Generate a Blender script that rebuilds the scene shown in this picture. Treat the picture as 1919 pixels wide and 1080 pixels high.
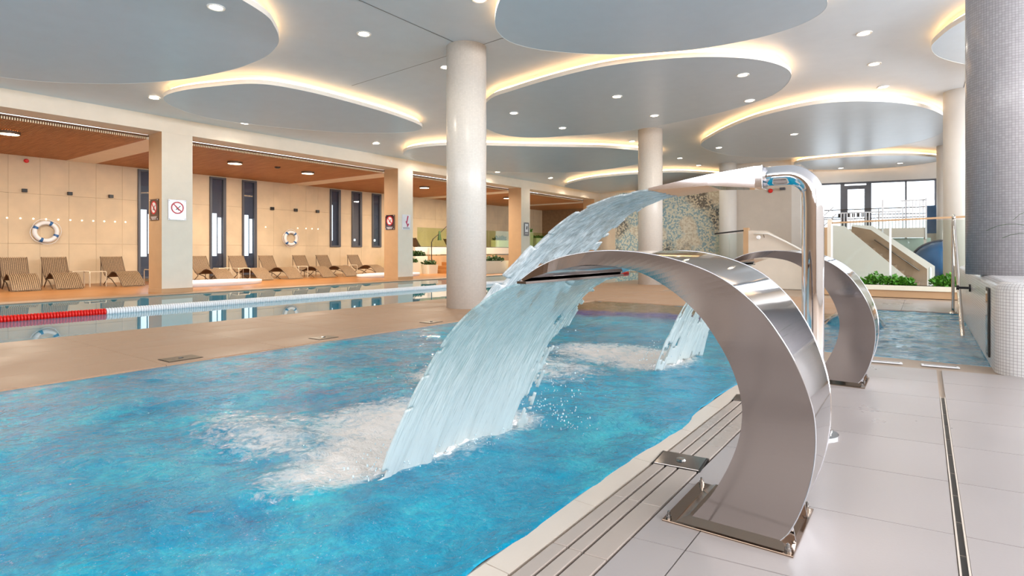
import bpy, bmesh, math, random
from mathutils import Vector, Matrix, noise
import numpy as np
random.seed(7)
PI = math.pi
S = bpy.context.scene
for o in list(bpy.data.objects): bpy.data.objects.remove(o)
COL = S.collection

# ------------------------------------------------------------------ camera
cd = bpy.data.cameras.new('camera'); cam = bpy.data.objects.new('camera', cd); COL.objects.link(cam)
cam.location = (0, 0, 1.05); cam.rotation_euler = (PI/2, 0, math.radians(35.793))
cd.sensor_width = 36; cd.lens = 36*1070/1919; cd.shift_y = -70/1919; cd.clip_end = 300
S.camera = cam

# ------------------------------------------------------------------ world, lights, exposure
W = bpy.data.worlds.new('sky'); S.world = W; W.use_nodes = True
bg = W.node_tree.nodes['Background']; bg.inputs[0].default_value = (0.86, 0.93, 1.0, 1); bg.inputs[1].default_value = 2.4
S.view_settings.view_transform = 'Standard'; S.view_settings.look = 'None'
S.view_settings.exposure = 0.84; S.view_settings.gamma = 1; S.view_settings.use_curve_mapping = False
def area(name, loc, rot, sx, sy, power, col):
    l = bpy.data.lights.new(name, 'AREA'); l.shape = 'RECTANGLE'; l.size = sx; l.size_y = sy; l.energy = power; l.color = col
    o = bpy.data.objects.new(name, l); o.location = loc; o.rotation_euler = rot; COL.objects.link(o); return o
# added unseen fill lamps: at the right-hand windows and high behind the viewpoint
area('window_daylight', (7.6, 8, 3.4), (0, PI/2, 0), 2.3, 22, 1050, (0.94, 0.96, 1.0))
area('clerestory_daylight', (-3, -6.6, 3.7), (PI/2, 0, 0), 20, 1.9, 480, (0.97, 0.98, 1.0))

# ------------------------------------------------------------------ node helpers
def newmat(name):
    m = bpy.data.materials.new(name); m.use_nodes = True
    nt = m.node_tree; b = nt.nodes['Principled BSDF']; return m, nt, b
def rgb(r, g, b):   # sRGB 0-255 -> linear
    f = lambda c: (c/255/12.92) if c/255 <= .04045 else ((c/255+.055)/1.055)**2.4
    return (f(r), f(g), f(b), 1)
def N(nt, t, **kw):
    n = nt.nodes.new(t)
    for k, v in kw.items(): setattr(n, k, v)
    return n
def coord(nt, out='Object', scale=(1, 1, 1), rot=(0, 0, 0)):
    tc = N(nt, 'ShaderNodeTexCoord'); mp = N(nt, 'ShaderNodeMapping')
    mp.inputs['Scale'].default_value = scale; mp.inputs['Rotation'].default_value = rot
    nt.links.new(tc.outputs[out], mp.inputs[0]); return mp.outputs[0]
def noise_n(nt, vec, scale, detail=4, rough=.55, dist=0):
    n = N(nt, 'ShaderNodeTexNoise'); n.inputs['Scale'].default_value = scale; n.inputs['Detail'].default_value = detail
    n.inputs['Roughness'].default_value = rough; n.inputs['Distortion'].default_value = dist
    nt.links.new(vec, n.inputs['Vector']); return n.outputs['Fac']
def ramp(nt, fac, stops):
    r = N(nt, 'ShaderNodeValToRGB'); cr = r.color_ramp
    while len(cr.elements) < len(stops): cr.elements.new(.5)
    for e, (p, c) in zip(cr.elements, stops): e.position = p; e.color = c
    nt.links.new(fac, r.inputs[0]); return r.outputs[0]
def bump(nt, b, h, strength=.3, dist=.01):
    bp = N(nt, 'ShaderNodeBump'); bp.inputs['Strength'].default_value = strength; bp.inputs['Distance'].default_value = dist
    nt.links.new(h, bp.inputs['Height']); nt.links.new(bp.outputs[0], b.inputs['Normal']); return bp
def mixc(nt, f, a, b2, mode='MIX'):
    m = N(nt, 'ShaderNodeMix'); m.data_type = 'RGBA'; m.blend_type = mode
    for i, v in ((0, f), (6, a), (7, b2)):
        if isinstance(v, (int, float, tuple)): m.inputs[i].default_value = v
        else: nt.links.new(v, m.inputs[i])
    return m.outputs[2]
def math_n(nt, op, a, b2=None, clamp=False):
    m = N(nt, 'ShaderNodeMath'); m.operation = op; m.use_clamp = clamp
    for i, v in ((0, a), (1, b2)):
        if v is None: continue
        if isinstance(v, (int, float)): m.inputs[i].default_value = v
        else: nt.links.new(v, m.inputs[i])
    return m.outputs[0]
def plain(name, c, rough=.5, metal=0, var=.06, scale=3, bmp=0, spec=.5, bscale=60, coat=0):
    m, nt, b = newmat(name); v = coord(nt); n = noise_n(nt, v, scale)
    d = tuple(max(0, x*(1-var)) for x in c[:3])+(1,); l = tuple(min(1, x*(1+var)) for x in c[:3])+(1,)
    nt.links.new(ramp(nt, n, [(.3, d), (.7, l)]), b.inputs['Base Color'])
    b.inputs['Roughness'].default_value = rough; b.inputs['Metallic'].default_value = metal
    b.inputs['Specular IOR Level'].default_value = spec; b.inputs['Coat Weight'].default_value = coat
    if bmp: bump(nt, b, noise_n(nt, v, bscale), bmp, .004)
    return m
def emis(name, c, s):
    m, nt, b = newmat(name); b.inputs['Base Color'].default_value = c
    b.inputs['Emission Color'].default_value = c; b.inputs['Emission Strength'].default_value = s; return m

M = {}
M['ceiling'] = plain('ceiling_paint', rgb(224, 230, 236), .36, var=.02, spec=.5)
M['island'] = plain('ceiling_island_paint', rgb(208, 220, 230), .33, var=.02, spec=.55)
M['fascia'] = plain('white_fascia_paint', rgb(236, 232, 224), .5, var=.02)
M['white'] = plain('white_paint', rgb(232, 228, 222), .5, var=.02)
M['cream'] = plain('cream_plaster', rgb(232, 220, 204), .6, var=.03, bmp=.05)
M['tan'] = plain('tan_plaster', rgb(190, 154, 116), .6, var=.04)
M['beige'] = plain('beige_plaster', rgb(214, 203, 190), .6, var=.03)
M['brownwall'] = plain('brown_grey_plaster', rgb(150, 124, 100), .7, var=.1)
M['deck'] = plain('beige_deck_stone', rgb(168, 147, 128), .42, var=.05, scale=2, bmp=.05)
M['walltile'] = None
M['steel_dark'] = plain('dark_grey_frame', rgb(82, 84, 92), .4, var=.05)
M['black'] = plain('black_metal', rgb(30, 27, 25), .4, var=.05)
M['bolt'] = plain('stainless_bolt', rgb(150, 145, 140), .18, 1, var=.1)
M['red'] = plain('red_plastic', rgb(225, 30, 22), .3, var=.05)
M['redsign'] = plain('red_sign_paint', rgb(190, 20, 40), .3, var=.05)
M['plastic'] = plain('white_plastic', rgb(238, 238, 240), .3, var=.02)
M['blueband'] = plain('blue_band', rgb(40, 100, 160), .4, var=.1)
M['orange'] = plain('honey_wet_floor', rgb(166, 110, 56), .3, var=.12, scale=1.5)
M['lamp'] = emis('warm_lamp_glass', (1, .78, .5, 1), 9)
M['downlight'] = emis('downlight_glass', (1, .86, .66, 1), 14)
M['cove'] = emis('warm_cove_strip', (1, .62, .30, 1), 4.5)
M['dot'] = emis('small_wall_light', (1, .9, .7, 1), 3)
M['leaf'] = plain('green_leaf', rgb(70, 130, 30), .5, var=.5, scale=14)
M['leafdark'] = plain('dark_green_leaf', rgb(52, 80, 34), .5, var=.5, scale=14)
M['blue'] = plain('blue_slide_shell', rgb(60, 110, 160), .35, var=.2, scale=2)
M['planter'] = plain('pale_planter', rgb(226, 222, 204), .45, var=.03)
M['soil'] = plain('soil', rgb(60, 45, 32), .9, var=.3, scale=20)
M['cap'] = plain('dark_skimmer_lid', rgb(110, 88, 62), .35, var=.3, scale=20)

def tile_mat(name, c, rough, grain=.04, var=.05):
    m, nt, b = newmat(name); g = N(nt, 'ShaderNodeNewGeometry'); oi = N(nt, 'ShaderNodeObjectInfo')
    n = noise_n(nt, g.outputs['Position'], 1.3, 5); f = noise_n(nt, g.outputs['Position'], 90, 3)
    base = ramp(nt, n, [(.3, tuple(x*(1-var) for x in c[:3])+(1,)), (.7, tuple(min(1, x*(1+var)) for x in c[:3])+(1,))])
    base = mixc(nt, math_n(nt, 'MULTIPLY', oi.outputs['Random'], .10), base, tuple(x*.6 for x in c[:3])+(1,))
    nt.links.new(base, b.inputs['Base Color'])
    nt.links.new(ramp(nt, n, [(.35, (rough*.85,)*3+(1,)), (.65, (rough*1.15,)*3+(1,))]), b.inputs['Roughness'])
    bump(nt, b, f, .12, .002); return m
M['tile'] = tile_mat('pinkish_grey_deck_tile', rgb(163, 154, 151), .32)
M['tile_left'] = tile_mat('warm_beige_deck_tile', rgb(178, 144, 116), .52)
M['coping'] = tile_mat('cream_coping_tile', rgb(208, 194, 180), .2)
M['grate'] = tile_mat('grey_beige_grating_slat', rgb(172, 158, 148), .3)
M['stone'] = tile_mat('sandstone_wall_tile', rgb(214, 192, 160), .55, var=.10)
M['groove'] = plain('dark_joint', rgb(70, 58, 48), .8)
M['joint'] = plain('pale_joint', rgb(176, 152, 128), .8)

def chrome(name, rough, c, grain=0):
    m, nt, b = newmat(name); b.inputs['Metallic'].default_value = 1; b.inputs['Base Color'].default_value = c
    b.inputs['Roughness'].default_value = rough
    if grain:
        v = coord(nt); n = noise_n(nt, v, 260, 2); bump(nt, b, n, grain, .0006)
    else:
        v = coord(nt); n = noise_n(nt, v, 2.2, 1); bump(nt, b, n, .06, .02)
    return m
M['chrome'] = chrome('polished_stainless', .05, rgb(222, 222, 226))
M['satin'] = chrome('fine_ground_stainless', .11, rgb(154, 144, 139), .12)
M['plate'] = chrome('wet_brownish_stainless', .10, rgb(150, 130, 114))
M['rail'] = chrome('handrail_stainless', .12, rgb(205, 198, 190))

def mosaic_mat(name, tile, c, grout, var=.06):
    m, nt, b = newmat(name); v = coord(nt, 'UV')
    br = N(nt, 'ShaderNodeTexBrick'); br.offset = 0; br.squash = 1
    for k, x in (('Scale', 1), ('Mortar Size', tile*.055), ('Mortar Smooth', .3), ('Brick Width', tile), ('Row Height', tile), ('Bias', 0)):
        br.inputs[k].default_value = x
    br.inputs['Color1'].default_value = c; br.inputs['Color2'].default_value = tuple(x*(1-var) for x in c[:3])+(1,)
    br.inputs['Mortar'].default_value = grout
    nt.links.new(v, br.inputs['Vector']); nt.links.new(br.outputs['Color'], b.inputs['Base Color'])
    b.inputs['Roughness'].default_value = .25
    inv = math_n(nt, 'SUBTRACT', 1.0, br.outputs['Fac']); bump(nt, b, inv, .5, .002); return m
M['mosaic'] = mosaic_mat('white_mosaic', .027, rgb(222, 218, 216), rgb(150, 142, 140))
M['mosaic_col'] = mosaic_mat('pearl_mosaic', .027, rgb(172, 168, 170), rgb(132, 126, 130), .14)
M['mosaic_white'] = mosaic_mat('cream_white_mosaic', .03, rgb(226, 219, 210), rgb(204, 194, 182), .06)

def mural_mat():
    m, nt, b = newmat('pebble_mosaic_mural'); g = N(nt, 'ShaderNodeNewGeometry')
    vo = N(nt, 'ShaderNodeTexVoronoi'); vo.inputs['Scale'].default_value = 15; nt.links.new(g.outputs['Position'], vo.inputs['Vector'])
    big = noise_n(nt, g.outputs['Position'], .55, 2)
    sep = N(nt, 'ShaderNodeSeparateColor'); nt.links.new(vo.outputs['Color'], sep.inputs[0])
    light = ramp(nt, sep.outputs[0], [(.2, rgb(214, 200, 176)), (.7, rgb(240, 232, 214))])
    blue = ramp(nt, sep.outputs[1], [(.3, rgb(150, 180, 190)), (.6, rgb(228, 226, 208))])
    dark = ramp(nt, sep.outputs[2], [(.48, rgb(60, 50, 50)), (.56, rgb(214, 200, 174))])
    c1 = mixc(nt, ramp(nt, big, [(.45, (0, 0, 0, 1)), (.5, (1, 1, 1, 1))]), light, blue)
    big2 = noise_n(nt, coord(nt, 'Object', (1, 1, 1)), .8, 1)
    c2 = mixc(nt, ramp(nt, big2, [(.50, (0, 0, 0, 1)), (.66, (.8, .8, .8, 1))]), c1, dark)
    nt.links.new(c2, b.inputs['Base Color']); b.inputs['Roughness'].default_value = .3
    return m
M['mural'] = mural_mat()

def glass_mat(name, tint, fac=.12):
    m, nt, b = newmat(name); out = nt.nodes['Material Output']
    tr = N(nt, 'ShaderNodeBsdfTransparent'); tr.inputs[0].default_value = tint
    gl = N(nt, 'ShaderNodeBsdfGlossy'); gl.inputs['Roughness'].default_value = .02
    lw = N(nt, 'ShaderNodeLayerWeight'); lw.inputs['Blend'].default_value = .5
    fr = math_n(nt, 'MULTIPLY', math_n(nt, 'POWER', lw.outputs['Facing'], 5.0), .8)
    mx = N(nt, 'ShaderNodeMixShader')
    nt.links.new(math_n(nt, 'ADD', fr, fac*.3, True), mx.inputs[0])
    nt.links.new(tr.outputs[0], mx.inputs[1]); nt.links.new(gl.outputs[0], mx.inputs[2]); nt.links.new(mx.outputs[0], out.inputs[0])
    return m
M['glass'] = glass_mat('clear_greenish_glass', (.93, .97, .95, 1))
M['glass_green'] = glass_mat('green_glass', (.84, .90, .74, 1))
M['pane'] = glass_mat('window_pane', (.92, .95, .97, 1))

def wood_slat():
    m, nt, b = newmat('brown_wood_slat'); g = N(nt, 'ShaderNodeNewGeometry'); mp = N(nt, 'ShaderNodeMapping')
    mp.inputs['Scale'].default_value = (1.2, 24, 24); nt.links.new(g.outputs['Position'], mp.inputs[0])
    nt.links.new(ramp(nt, noise_n(nt, mp.outputs[0], 1, 3), [(.3, rgb(176, 120, 74)), (.7, rgb(210, 154, 102))]), b.inputs['Base Color'])
    b.inputs['Roughness'].default_value = .5; return m
M['wood'] = wood_slat()
M['slat_end'] = plain('pale_slat_end', rgb(252, 226, 186), .5, var=.02)
M['lounge'] = plain('woven_taupe_strand', rgb(150, 124, 96), .6, var=.25, scale=30)
M['lounge_dark'] = plain('taupe_frame', rgb(104, 84, 66), .5, var=.1)
M['cream_tube'] = plain('cream_powder_coated_tube', rgb(214, 196, 170), .4, var=.03)

# pool water: tinted, foam from a point attribute, glossy with ripples
def water_mat(name, deep, mid, light, rip=1.0, foam=True, band=False, bdist=.02):
    m, nt, b = newmat(name); g = N(nt, 'ShaderNodeNewGeometry'); P = g.outputs['Position']
    n1 = noise_n(nt, P, 1.1, 5, .6, .6); n2 = noise_n(nt, P, 7, 5, .65, 1.0)
    c = ramp(nt, math_n(nt, 'ADD', math_n(nt, 'MULTIPLY', n1, .45), math_n(nt, 'ADD', math_n(nt, 'MULTIPLY', n2, .3), math_n(nt, 'MULTIPLY', noise_n(nt, P, 38, 4, .7, .8), .25))), [(.36, deep), (.5, mid), (.66, light)])
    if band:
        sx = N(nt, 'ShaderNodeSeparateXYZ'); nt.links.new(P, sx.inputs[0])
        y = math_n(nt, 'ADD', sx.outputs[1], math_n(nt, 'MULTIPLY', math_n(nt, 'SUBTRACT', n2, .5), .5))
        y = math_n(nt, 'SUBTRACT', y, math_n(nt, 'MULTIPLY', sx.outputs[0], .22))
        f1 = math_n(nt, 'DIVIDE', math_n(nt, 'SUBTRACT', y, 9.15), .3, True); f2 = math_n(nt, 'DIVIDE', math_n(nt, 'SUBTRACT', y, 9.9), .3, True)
        c = mixc(nt, f1, c, rgb(60, 64, 128)); c = mixc(nt, f2, c, rgb(112, 92, 62))  # purple tile band, then a dark brown reflection painted into the far end
    b.inputs['Roughness'].default_value = .05; b.inputs['IOR'].default_value = 1.33
    b.inputs['Specular IOR Level'].default_value = .5
    if foam:
        at = N(nt, 'ShaderNodeAttribute'); at.attribute_name = 'foam'
        fn = noise_n(nt, P, 16, 6, .7, 1.6); fn2 = noise_n(nt, P, 3.2, 4, .6, 2.5)
        s = math_n(nt, 'ADD', math_n(nt, 'MULTIPLY', fn, .55), math_n(nt, 'MULTIPLY', fn2, .45))
        s = math_n(nt, 'SUBTRACT', math_n(nt, 'ADD', s, at.outputs['Fac']), .72)
        fm = math_n(nt, 'MULTIPLY', s, 3.2, True)
        fine = ramp(nt, noise_n(nt, P, 60, 3, .7, 1.5), [(.62, (0, 0, 0, 1)), (.74, (.55, .55, .55, 1))])
        fm = math_n(nt, 'MAXIMUM', fm, math_n(nt, 'MULTIPLY', fine, .6))
        c = mixc(nt, fm, c, rgb(232, 226, 220))
        nt.links.new(math_n(nt, 'ADD', math_n(nt, 'MULTIPLY', fm, .45), .05), b.inputs['Roughness'])
    nt.links.new(c, b.inputs['Base Color'])
    h = math_n(nt, 'ADD', noise_n(nt, P, 9*rip, 5, .6, 1.2), math_n(nt, 'MULTIPLY', noise_n(nt, P, 42*rip, 3, .6, .5), .35))
    bump(nt, b, h, .9, bdist); return m
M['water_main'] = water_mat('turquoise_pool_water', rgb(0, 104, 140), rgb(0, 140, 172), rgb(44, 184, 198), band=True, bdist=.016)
M['water_spa'] = water_mat('blue_spa_water', rgb(10, 78, 108), rgb(34, 112, 142), rgb(90, 156, 176), foam=False, bdist=.010)
def lap_mat():
    m, nt, b = newmat('calm_lap_pool_water'); g = N(nt, 'ShaderNodeNewGeometry')
    b.inputs['Base Color'].default_value = rgb(56, 150, 176); b.inputs['Roughness'].default_value = .015; b.inputs['IOR'].default_value = 1.2
    bump(nt, b, noise_n(nt, g.outputs['Position'], 1.6, 2), .02, .02); return m
M['water_lap'] = lap_mat()

def jet_mat(name, opac, streak=(64, 8), cols=((70, 146, 164), (160, 194, 196), (236, 242, 240))):
    m, nt, b = newmat(name); out = nt.nodes['Material Output']
    v = coord(nt, 'UV', (streak[0], streak[1], 1)); n = noise_n(nt, v, 1.0, 6, .7, .35)
    v2 = coord(nt, 'UV', (streak[0]*3.2, streak[1]*1.6, 1)); n2 = noise_n(nt, v2, 1.0, 4, .7, .2)
    h = math_n(nt, 'ADD', math_n(nt, 'MULTIPLY', n, .6), math_n(nt, 'MULTIPLY', n2, .4))
    at = N(nt, 'ShaderNodeAttribute'); at.attribute_name = 'foam'
    hh = math_n(nt, 'ADD', h, math_n(nt, 'MULTIPLY', at.outputs['Fac'], .3))
    bp = N(nt, 'ShaderNodeBump'); bp.inputs['Strength'].default_value = 1; bp.inputs['Distance'].default_value = .004; nt.links.new(h, bp.inputs['Height'])
    tr = N(nt, 'ShaderNodeBsdfTransparent'); tr.inputs[0].default_value = (.88, .97, .98, 1)
    b.inputs['Roughness'].default_value = .12; b.inputs['Specular IOR Level'].default_value = .9
    nt.links.new(ramp(nt, hh, [(.36, rgb(*cols[0])), (.5, rgb(*cols[1])), (.66, rgb(*cols[2]))]), b.inputs['Base Color'])
    nt.links.new(bp.outputs[0], b.inputs['Normal'])
    tl = N(nt, 'ShaderNodeBsdfTranslucent'); tl.inputs[0].default_value = (.85, .93, .95, 1)
    m1 = N(nt, 'ShaderNodeMixShader'); m1.inputs[0].default_value = .3
    nt.links.new(b.outputs[0], m1.inputs[1]); nt.links.new(tl.outputs[0], m1.inputs[2])
    mx = N(nt, 'ShaderNodeMixShader')
    fac = math_n(nt, 'ADD', math_n(nt, 'MULTIPLY', math_n(nt, 'SUBTRACT', hh, .5), 2.6), opac, True)
    nt.links.new(fac, mx.inputs[0]); nt.links.new(tr.outputs[0], mx.inputs[1]); nt.links.new(m1.outputs[0], mx.inputs[2])
    nt.links.new(mx.outputs[0], out.inputs[0]); return m
M['jet'] = jet_mat('falling_water_sheet', .46)
M['jet_white'] = jet_mat('white_falling_water', .66, (40, 14), ((130, 138, 146), (196, 198, 200), (246, 246, 246)))
M['foam'] = plain('white_foam', rgb(236, 234, 232), .45, var=.08, scale=24, bmp=.8, bscale=40)
M['drop'] = plain('water_droplet', rgb(214, 232, 238), .06, var=.05, spec=.9)

# ------------------------------------------------------------------ mesh helpers
def link(name, me, m, parent=None, smooth=False):
    o = bpy.data.objects.new(name, me); COL.objects.link(o)
    if m is not None:
        for x in (m if isinstance(m, (list, tuple)) else [m]): me.materials.append(x)
    if parent is not None: o.parent = parent
    if smooth:
        for p in me.polygons: p.use_smooth = True
    return o
def obj(name, bm, m, parent=None, smooth=False):
    bmesh.ops.recalc_face_normals(bm, faces=bm.faces)
    me = bpy.data.meshes.new(name); bm.to_mesh(me); bm.free(); return link(name, me, m, parent, smooth)
def pyobj(name, v, f, m, parent=None, smooth=False):
    me = bpy.data.meshes.new(name); me.from_pydata(v, [], f); me.update(); return link(name, me, m, parent, smooth)
def B(): return bmesh.new()
def box(bm, x0, x1, y0, y1, z0, z1, bev=0, skew=0, mi=0):
    vs = [bm.verts.new((x, y+skew*(x-x0), z)) for x in (x0, x1) for y in (y0, y1) for z in (z0, z1)]
    fs = [bm.faces.new([vs[i] for i in q]) for q in ((0, 1, 3, 2), (4, 6, 7, 5), (0, 4, 5, 1), (2, 3, 7, 6), (0, 2, 6, 4), (1, 5, 7, 3))]
    for f in fs: f.material_index = mi
    if bev:
        es = list({e for f in fs for e in f.edges}); bmesh.ops.bevel(bm, geom=es, offset=bev, segments=2, affect='EDGES', profile=.5)
    return fs
def tube(bm, pts, r, n=10, caps=True, rs=None):
    pts = [Vector(p) for p in pts]; rings = []; ref = None
    for i, p in enumerate(pts):
        d = (pts[min(i+1, len(pts)-1)]-pts[max(i-1, 0)]).normalized()
        if ref is None: ref = Vector((0, 0, 1)) if abs(d.z) < .9 else Vector((1, 0, 0))
        u = d.cross(ref).normalized(); w = d.cross(u).normalized(); ref = u.cross(d).normalized()*1.0
        rr = rs[i] if rs else r
        rings.append([bm.verts.new(p+(u*math.cos(2*PI*k/n)+w*math.sin(2*PI*k/n))*rr) for k in range(n)])
        ref = -w if False else w.cross(d).cross(d).normalized()*-1 if False else ref
    for a, b2 in zip(rings, rings[1:]):
        for k in range(n): bm.faces.new((a[k], a[(k+1) % n], b2[(k+1) % n], b2[k]))
    if caps: bm.faces.new(rings[0][::-1]); bm.faces.new(rings[-1])
def cyl(bm, x, y, z0, z1, r, n=24, r2=None):
    r2 = r if r2 is None else r2
    a = [bm.verts.new((x+r*math.cos(2*PI*k/n), y+r*math.sin(2*PI*k/n), z0)) for k in range(n)]
    b2 = [bm.verts.new((x+r2*math.cos(2*PI*k/n), y+r2*math.sin(2*PI*k/n), z1)) for k in range(n)]
    for k in range(n): bm.faces.new((a[k], a[(k+1) % n], b2[(k+1) % n], b2[k]))
    bm.faces.new(a[::-1]); bm.faces.new(b2)
def lathe(bm, prof, cx, cy, n=24, axis='z', cz=0, cap=True):
    rings = []
    for r, h in prof:
        ring = []
        for k in range(n):
            c, s = math.cos(2*PI*k/n)*r, math.sin(2*PI*k/n)*r
            p = (cx+c, cy+s, cz+h) if axis == 'z' else (cx+c, cy+h, cz+s) if axis == 'y' else (cx+h, cy+c, cz+s)
            ring.append(bm.verts.new(p))
        rings.append(ring)
    for a, b2 in zip(rings, rings[1:]):
        for k in range(n): bm.faces.new((a[k], a[(k+1) % n], b2[(k+1) % n], b2[k]))
    for ring in (rings[0], rings[-1]):
        if cap and len({tuple(round(c, 5) for c in v.co) for v in ring}) > 2: bm.faces.new(ring)
def prism(bm, poly, f):   # poly 2D list; f maps (a,b,side)->3D
    n = len(poly); a = [bm.verts.new(f(p[0], p[1], 0)) for p in poly]; b2 = [bm.verts.new(f(p[0], p[1], 1)) for p in poly]
    bm.faces.new(a[::-1]); bm.faces.new(b2)
    for k in range(n): bm.faces.new((a[k], a[(k+1) % n], b2[(k+1) % n], b2[k]))
def cat(pts, per=8, closed=False):
    n = len(pts); out = []
    rng = range(n) if closed else range(n-1)
    for i in rng:
        p = [pts[(i+k) % n] if closed else pts[min(max(i+k, 0), n-1)] for k in (-1, 0, 1, 2)]
        for j in range(per):
            t = j/per
            out.append(tuple(.5*((2*b)+(c-a)*t+(2*a-5*b+4*c-d)*t*t+(-a+3*b-3*c+d)*t**3) for a, b, c, d in zip(*p)))
    if not closed: out.append(tuple(pts[-1]))
    return out
def thing(name, label, cat_, loc=(0, 0, 0), rz=0, group=None):
    o = bpy.data.objects.new(name, None); COL.objects.link(o); o.location = loc; o.rotation_euler = (0, 0, rz); o.empty_display_size = .1
    return tag(o, label, cat_, group)
def tag(o, label, cat_, group=None, kind=None):
    o['label'] = label; o['category'] = cat_
    if group: o['group'] = group
    if kind: o['kind'] = kind
    return o
def struct(o): o['kind'] = 'structure'; return o
def stuff(o): o['kind'] = 'stuff'; return o
def dup(root, loc, label, rz=None, group=None):
    r = root.copy(); COL.objects.link(r); r.location = loc; r['label'] = label
    if rz is not None: r.rotation_euler = (0, 0, rz)
    if group: r['group'] = group
    for ch in [c for c in bpy.data.objects if c.parent == root]:
        c = ch.copy(); COL.objects.link(c); c.parent = r
        for g in [q for q in bpy.data.objects if q.parent == ch]:
            d = g.copy(); COL.objects.link(d); d.parent = c
    return r
def uv_cyl(o, r, cx=0, cy=0):
    me = o.data; uv = me.uv_layers.new(name='UVMap')
    for p in me.polygons:
        ang = [math.atan2(me.vertices[v].co.y-cy, me.vertices[v].co.x-cx) for v in p.vertices]
        if max(ang)-min(ang) > PI: ang = [a+2*PI if a < 0 else a for a in ang]
        for li, v, a in zip(p.loop_indices, p.vertices, ang):
            co = me.vertices[v].co
            uv.data[li].uv = (a*r, co.z) if abs(p.normal.z) < .8 else (co.x, co.y)
def uv_box(o):
    me = o.data; uv = me.uv_layers.new(name='UVMap')
    for p in me.polygons:
        nx, ny, nz = (abs(c) for c in p.normal)
        for li, v in zip(p.loop_indices, p.vertices):
            c = me.vertices[v].co
            uv.data[li].uv = (c.x, c.y) if nz > max(nx, ny) else (c.y, c.z) if nx > ny else (c.x, c.z)

def zc(x):
    if x > -9: return 4.83
    return 4.83-(min(-9-x, 6)/6)*.52

# ================================================================== THE SETTING
LX0, LX1, LY0, LY1 = -14.6, -8.5, -6.0, 26.0        # lap pool
MX0, MX1, MY0, MY1 = -5.62, -1.21, -2.5, 10.75      # jet pool
SX1, SY0, SY1 = .5, 6.80, 12.1                      # spa pool, joins at x=MX1+.05
bm = B()
def q(x0, x1, y0, y1, z=-.012):
    bm.faces.new([bm.verts.new((a, b2, z)) for a, b2 in ((x0, y0), (x1, y0), (x1, y1), (x0, y1))])
q(-22, LX0, -8, 40); q(LX0, LX1, LY1, 40); q(LX0, LX1, -8, LY0); q(LX1, MX0, -8, 40); q(MX0, MX1, -8, MY0); q(MX0, MX1, MY1, 40)
q(MX1, MX1+.06, MY0, 40); q(MX1+.06, SX1, -8, SY0-.01); q(MX1+.06, SX1, SY1, 40); q(SX1, 9, -8, 40)
floor = obj('floor', bm, M['deck']); struct(floor)
# lounge strip (wet, honey coloured) and its pale kerb
bm = B(); box(bm, -21.5, -15.05, -4, 21, -.01, .006); obj('lounge_floor_strip', bm, M['orange'], floor)
bm = B(); box(bm, -15.05, LX0+.02, -4, 26, -.01, .012, .004); obj('pool_kerb', bm, M['tile_left'], floor)
# basins
def basin(name, x0, x1, y0, y1, d, m):
    b = B(); vs = [b.verts.new((x, y, z)) for x in (x0, x1) for y in (y0, y1) for z in (-d, -.012)]
    for k in ((0, 1, 3, 2), (4, 6, 7, 5), (0, 4, 5, 1), (2, 3, 7, 6), (0, 2, 6, 4)): b.faces.new([vs[i] for i in k])
    return obj(name, b, m, floor)
M['pooltile'] = plain('blue_pool_tile', rgb(70, 150, 180), .3)
basin('pool_basin', LX0, LX1, LY0, LY1, 1.4, M['pooltile']); basin('pool_basin', MX0, MX1, MY0, MY1, 1.2, M['pooltile']); basin('pool_basin', MX1+.06, SX1, SY0, SY1, 1.0, M['pooltile'])
# tiles of the near right-hand deck (joints run slightly askew, as laid)
def tiles(cols, ys, m, skew, h=.012, z=-.012, gap=.005):
    cache = {}
    for (x0, x1) in cols:
        for y0, y1 in zip(ys, ys[1:]):
            k = (round(x1-x0, 3), round(y1-y0, 3))
            if k not in cache:
                b = B(); box(b, 0, x1-x0-gap, 0, y1-y0-gap, 0, h, 0, skew)
                bmesh.ops.recalc_face_normals(b, faces=b.faces)
                me = bpy.data.meshes.new('deck_tile'); b.to_mesh(me); b.free(); me.materials.append(m); cache[k] = me
            o = bpy.data.objects.new('deck_tile', cache[k]); COL.objects.link(o); o.parent = floor
            o.location = (x0, y0+skew*x0, z+random.uniform(0, .0006))
sk = .12
ys = [.26+.6*i for i in range(12) if .26+.6*i < 6.9]
tiles([(-.862, -.675), (-.675, .096), (.127, .92), (.92, 1.7), (1.7, 2.5)], ys[:-1], M['tile'], sk)
tiles([(MX0-.02-.575*(i+1), MX0-.02-.575*i) for i in range(5)], [0+1.2*i for i in range(15)], M['tile_left'], 0)
tiles([(MX0+.0+1.1*i, MX0+1.1*i+1.1) for i in range(4)], [MY1+.03+1.2*i for i in range(4)], M['tile_left'], .0)
tiles([(-1.12+.8*i, -.32+.8*i) for i in range(2)], [SY1+.05+.9*i for i in range(4)], M['tile'], .0)
# coping of the jet pool
for i in range(12):
    b = B(); prism(b, [(MX1-.03, -.05), (MX1-.015, -.012), (MX1+.02, .004), (MX1+.115, .0), (MX1+.115, -.02), (MX1, -.08)],
                   lambda a, c, s, y=-.3+.6*i: (a, y+(.596 if s else 0), c)); obj('coping_tile', b, M['coping'], floor)
# overflow grating slats beside the coping
for (x0, x1) in ((-1.078, -1.026), (-1.014, -.966), (-.954, -.872)):
    for i, (y0, y1) in enumerate(((.2, .74), (.744, 1.24), (1.244, 1.745), (1.75, 2.235), (2.24, 2.695), (2.90, 3.4), (3.404, 3.9), (3.904, 4.15), (4.35, 4.9), (4.904, 5.5), (5.504, 6.2))):
        b = B(); box(b, x0, x1, y0, y1, -.014, .003, .002, sk); obj('grating_slat', b, M['grate'], floor)
b = B(); box(b, -1.09, -.864, .1, 6.4, -.05, -.0105); obj('overflow_channel', b, M['groove'], floor)

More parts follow.
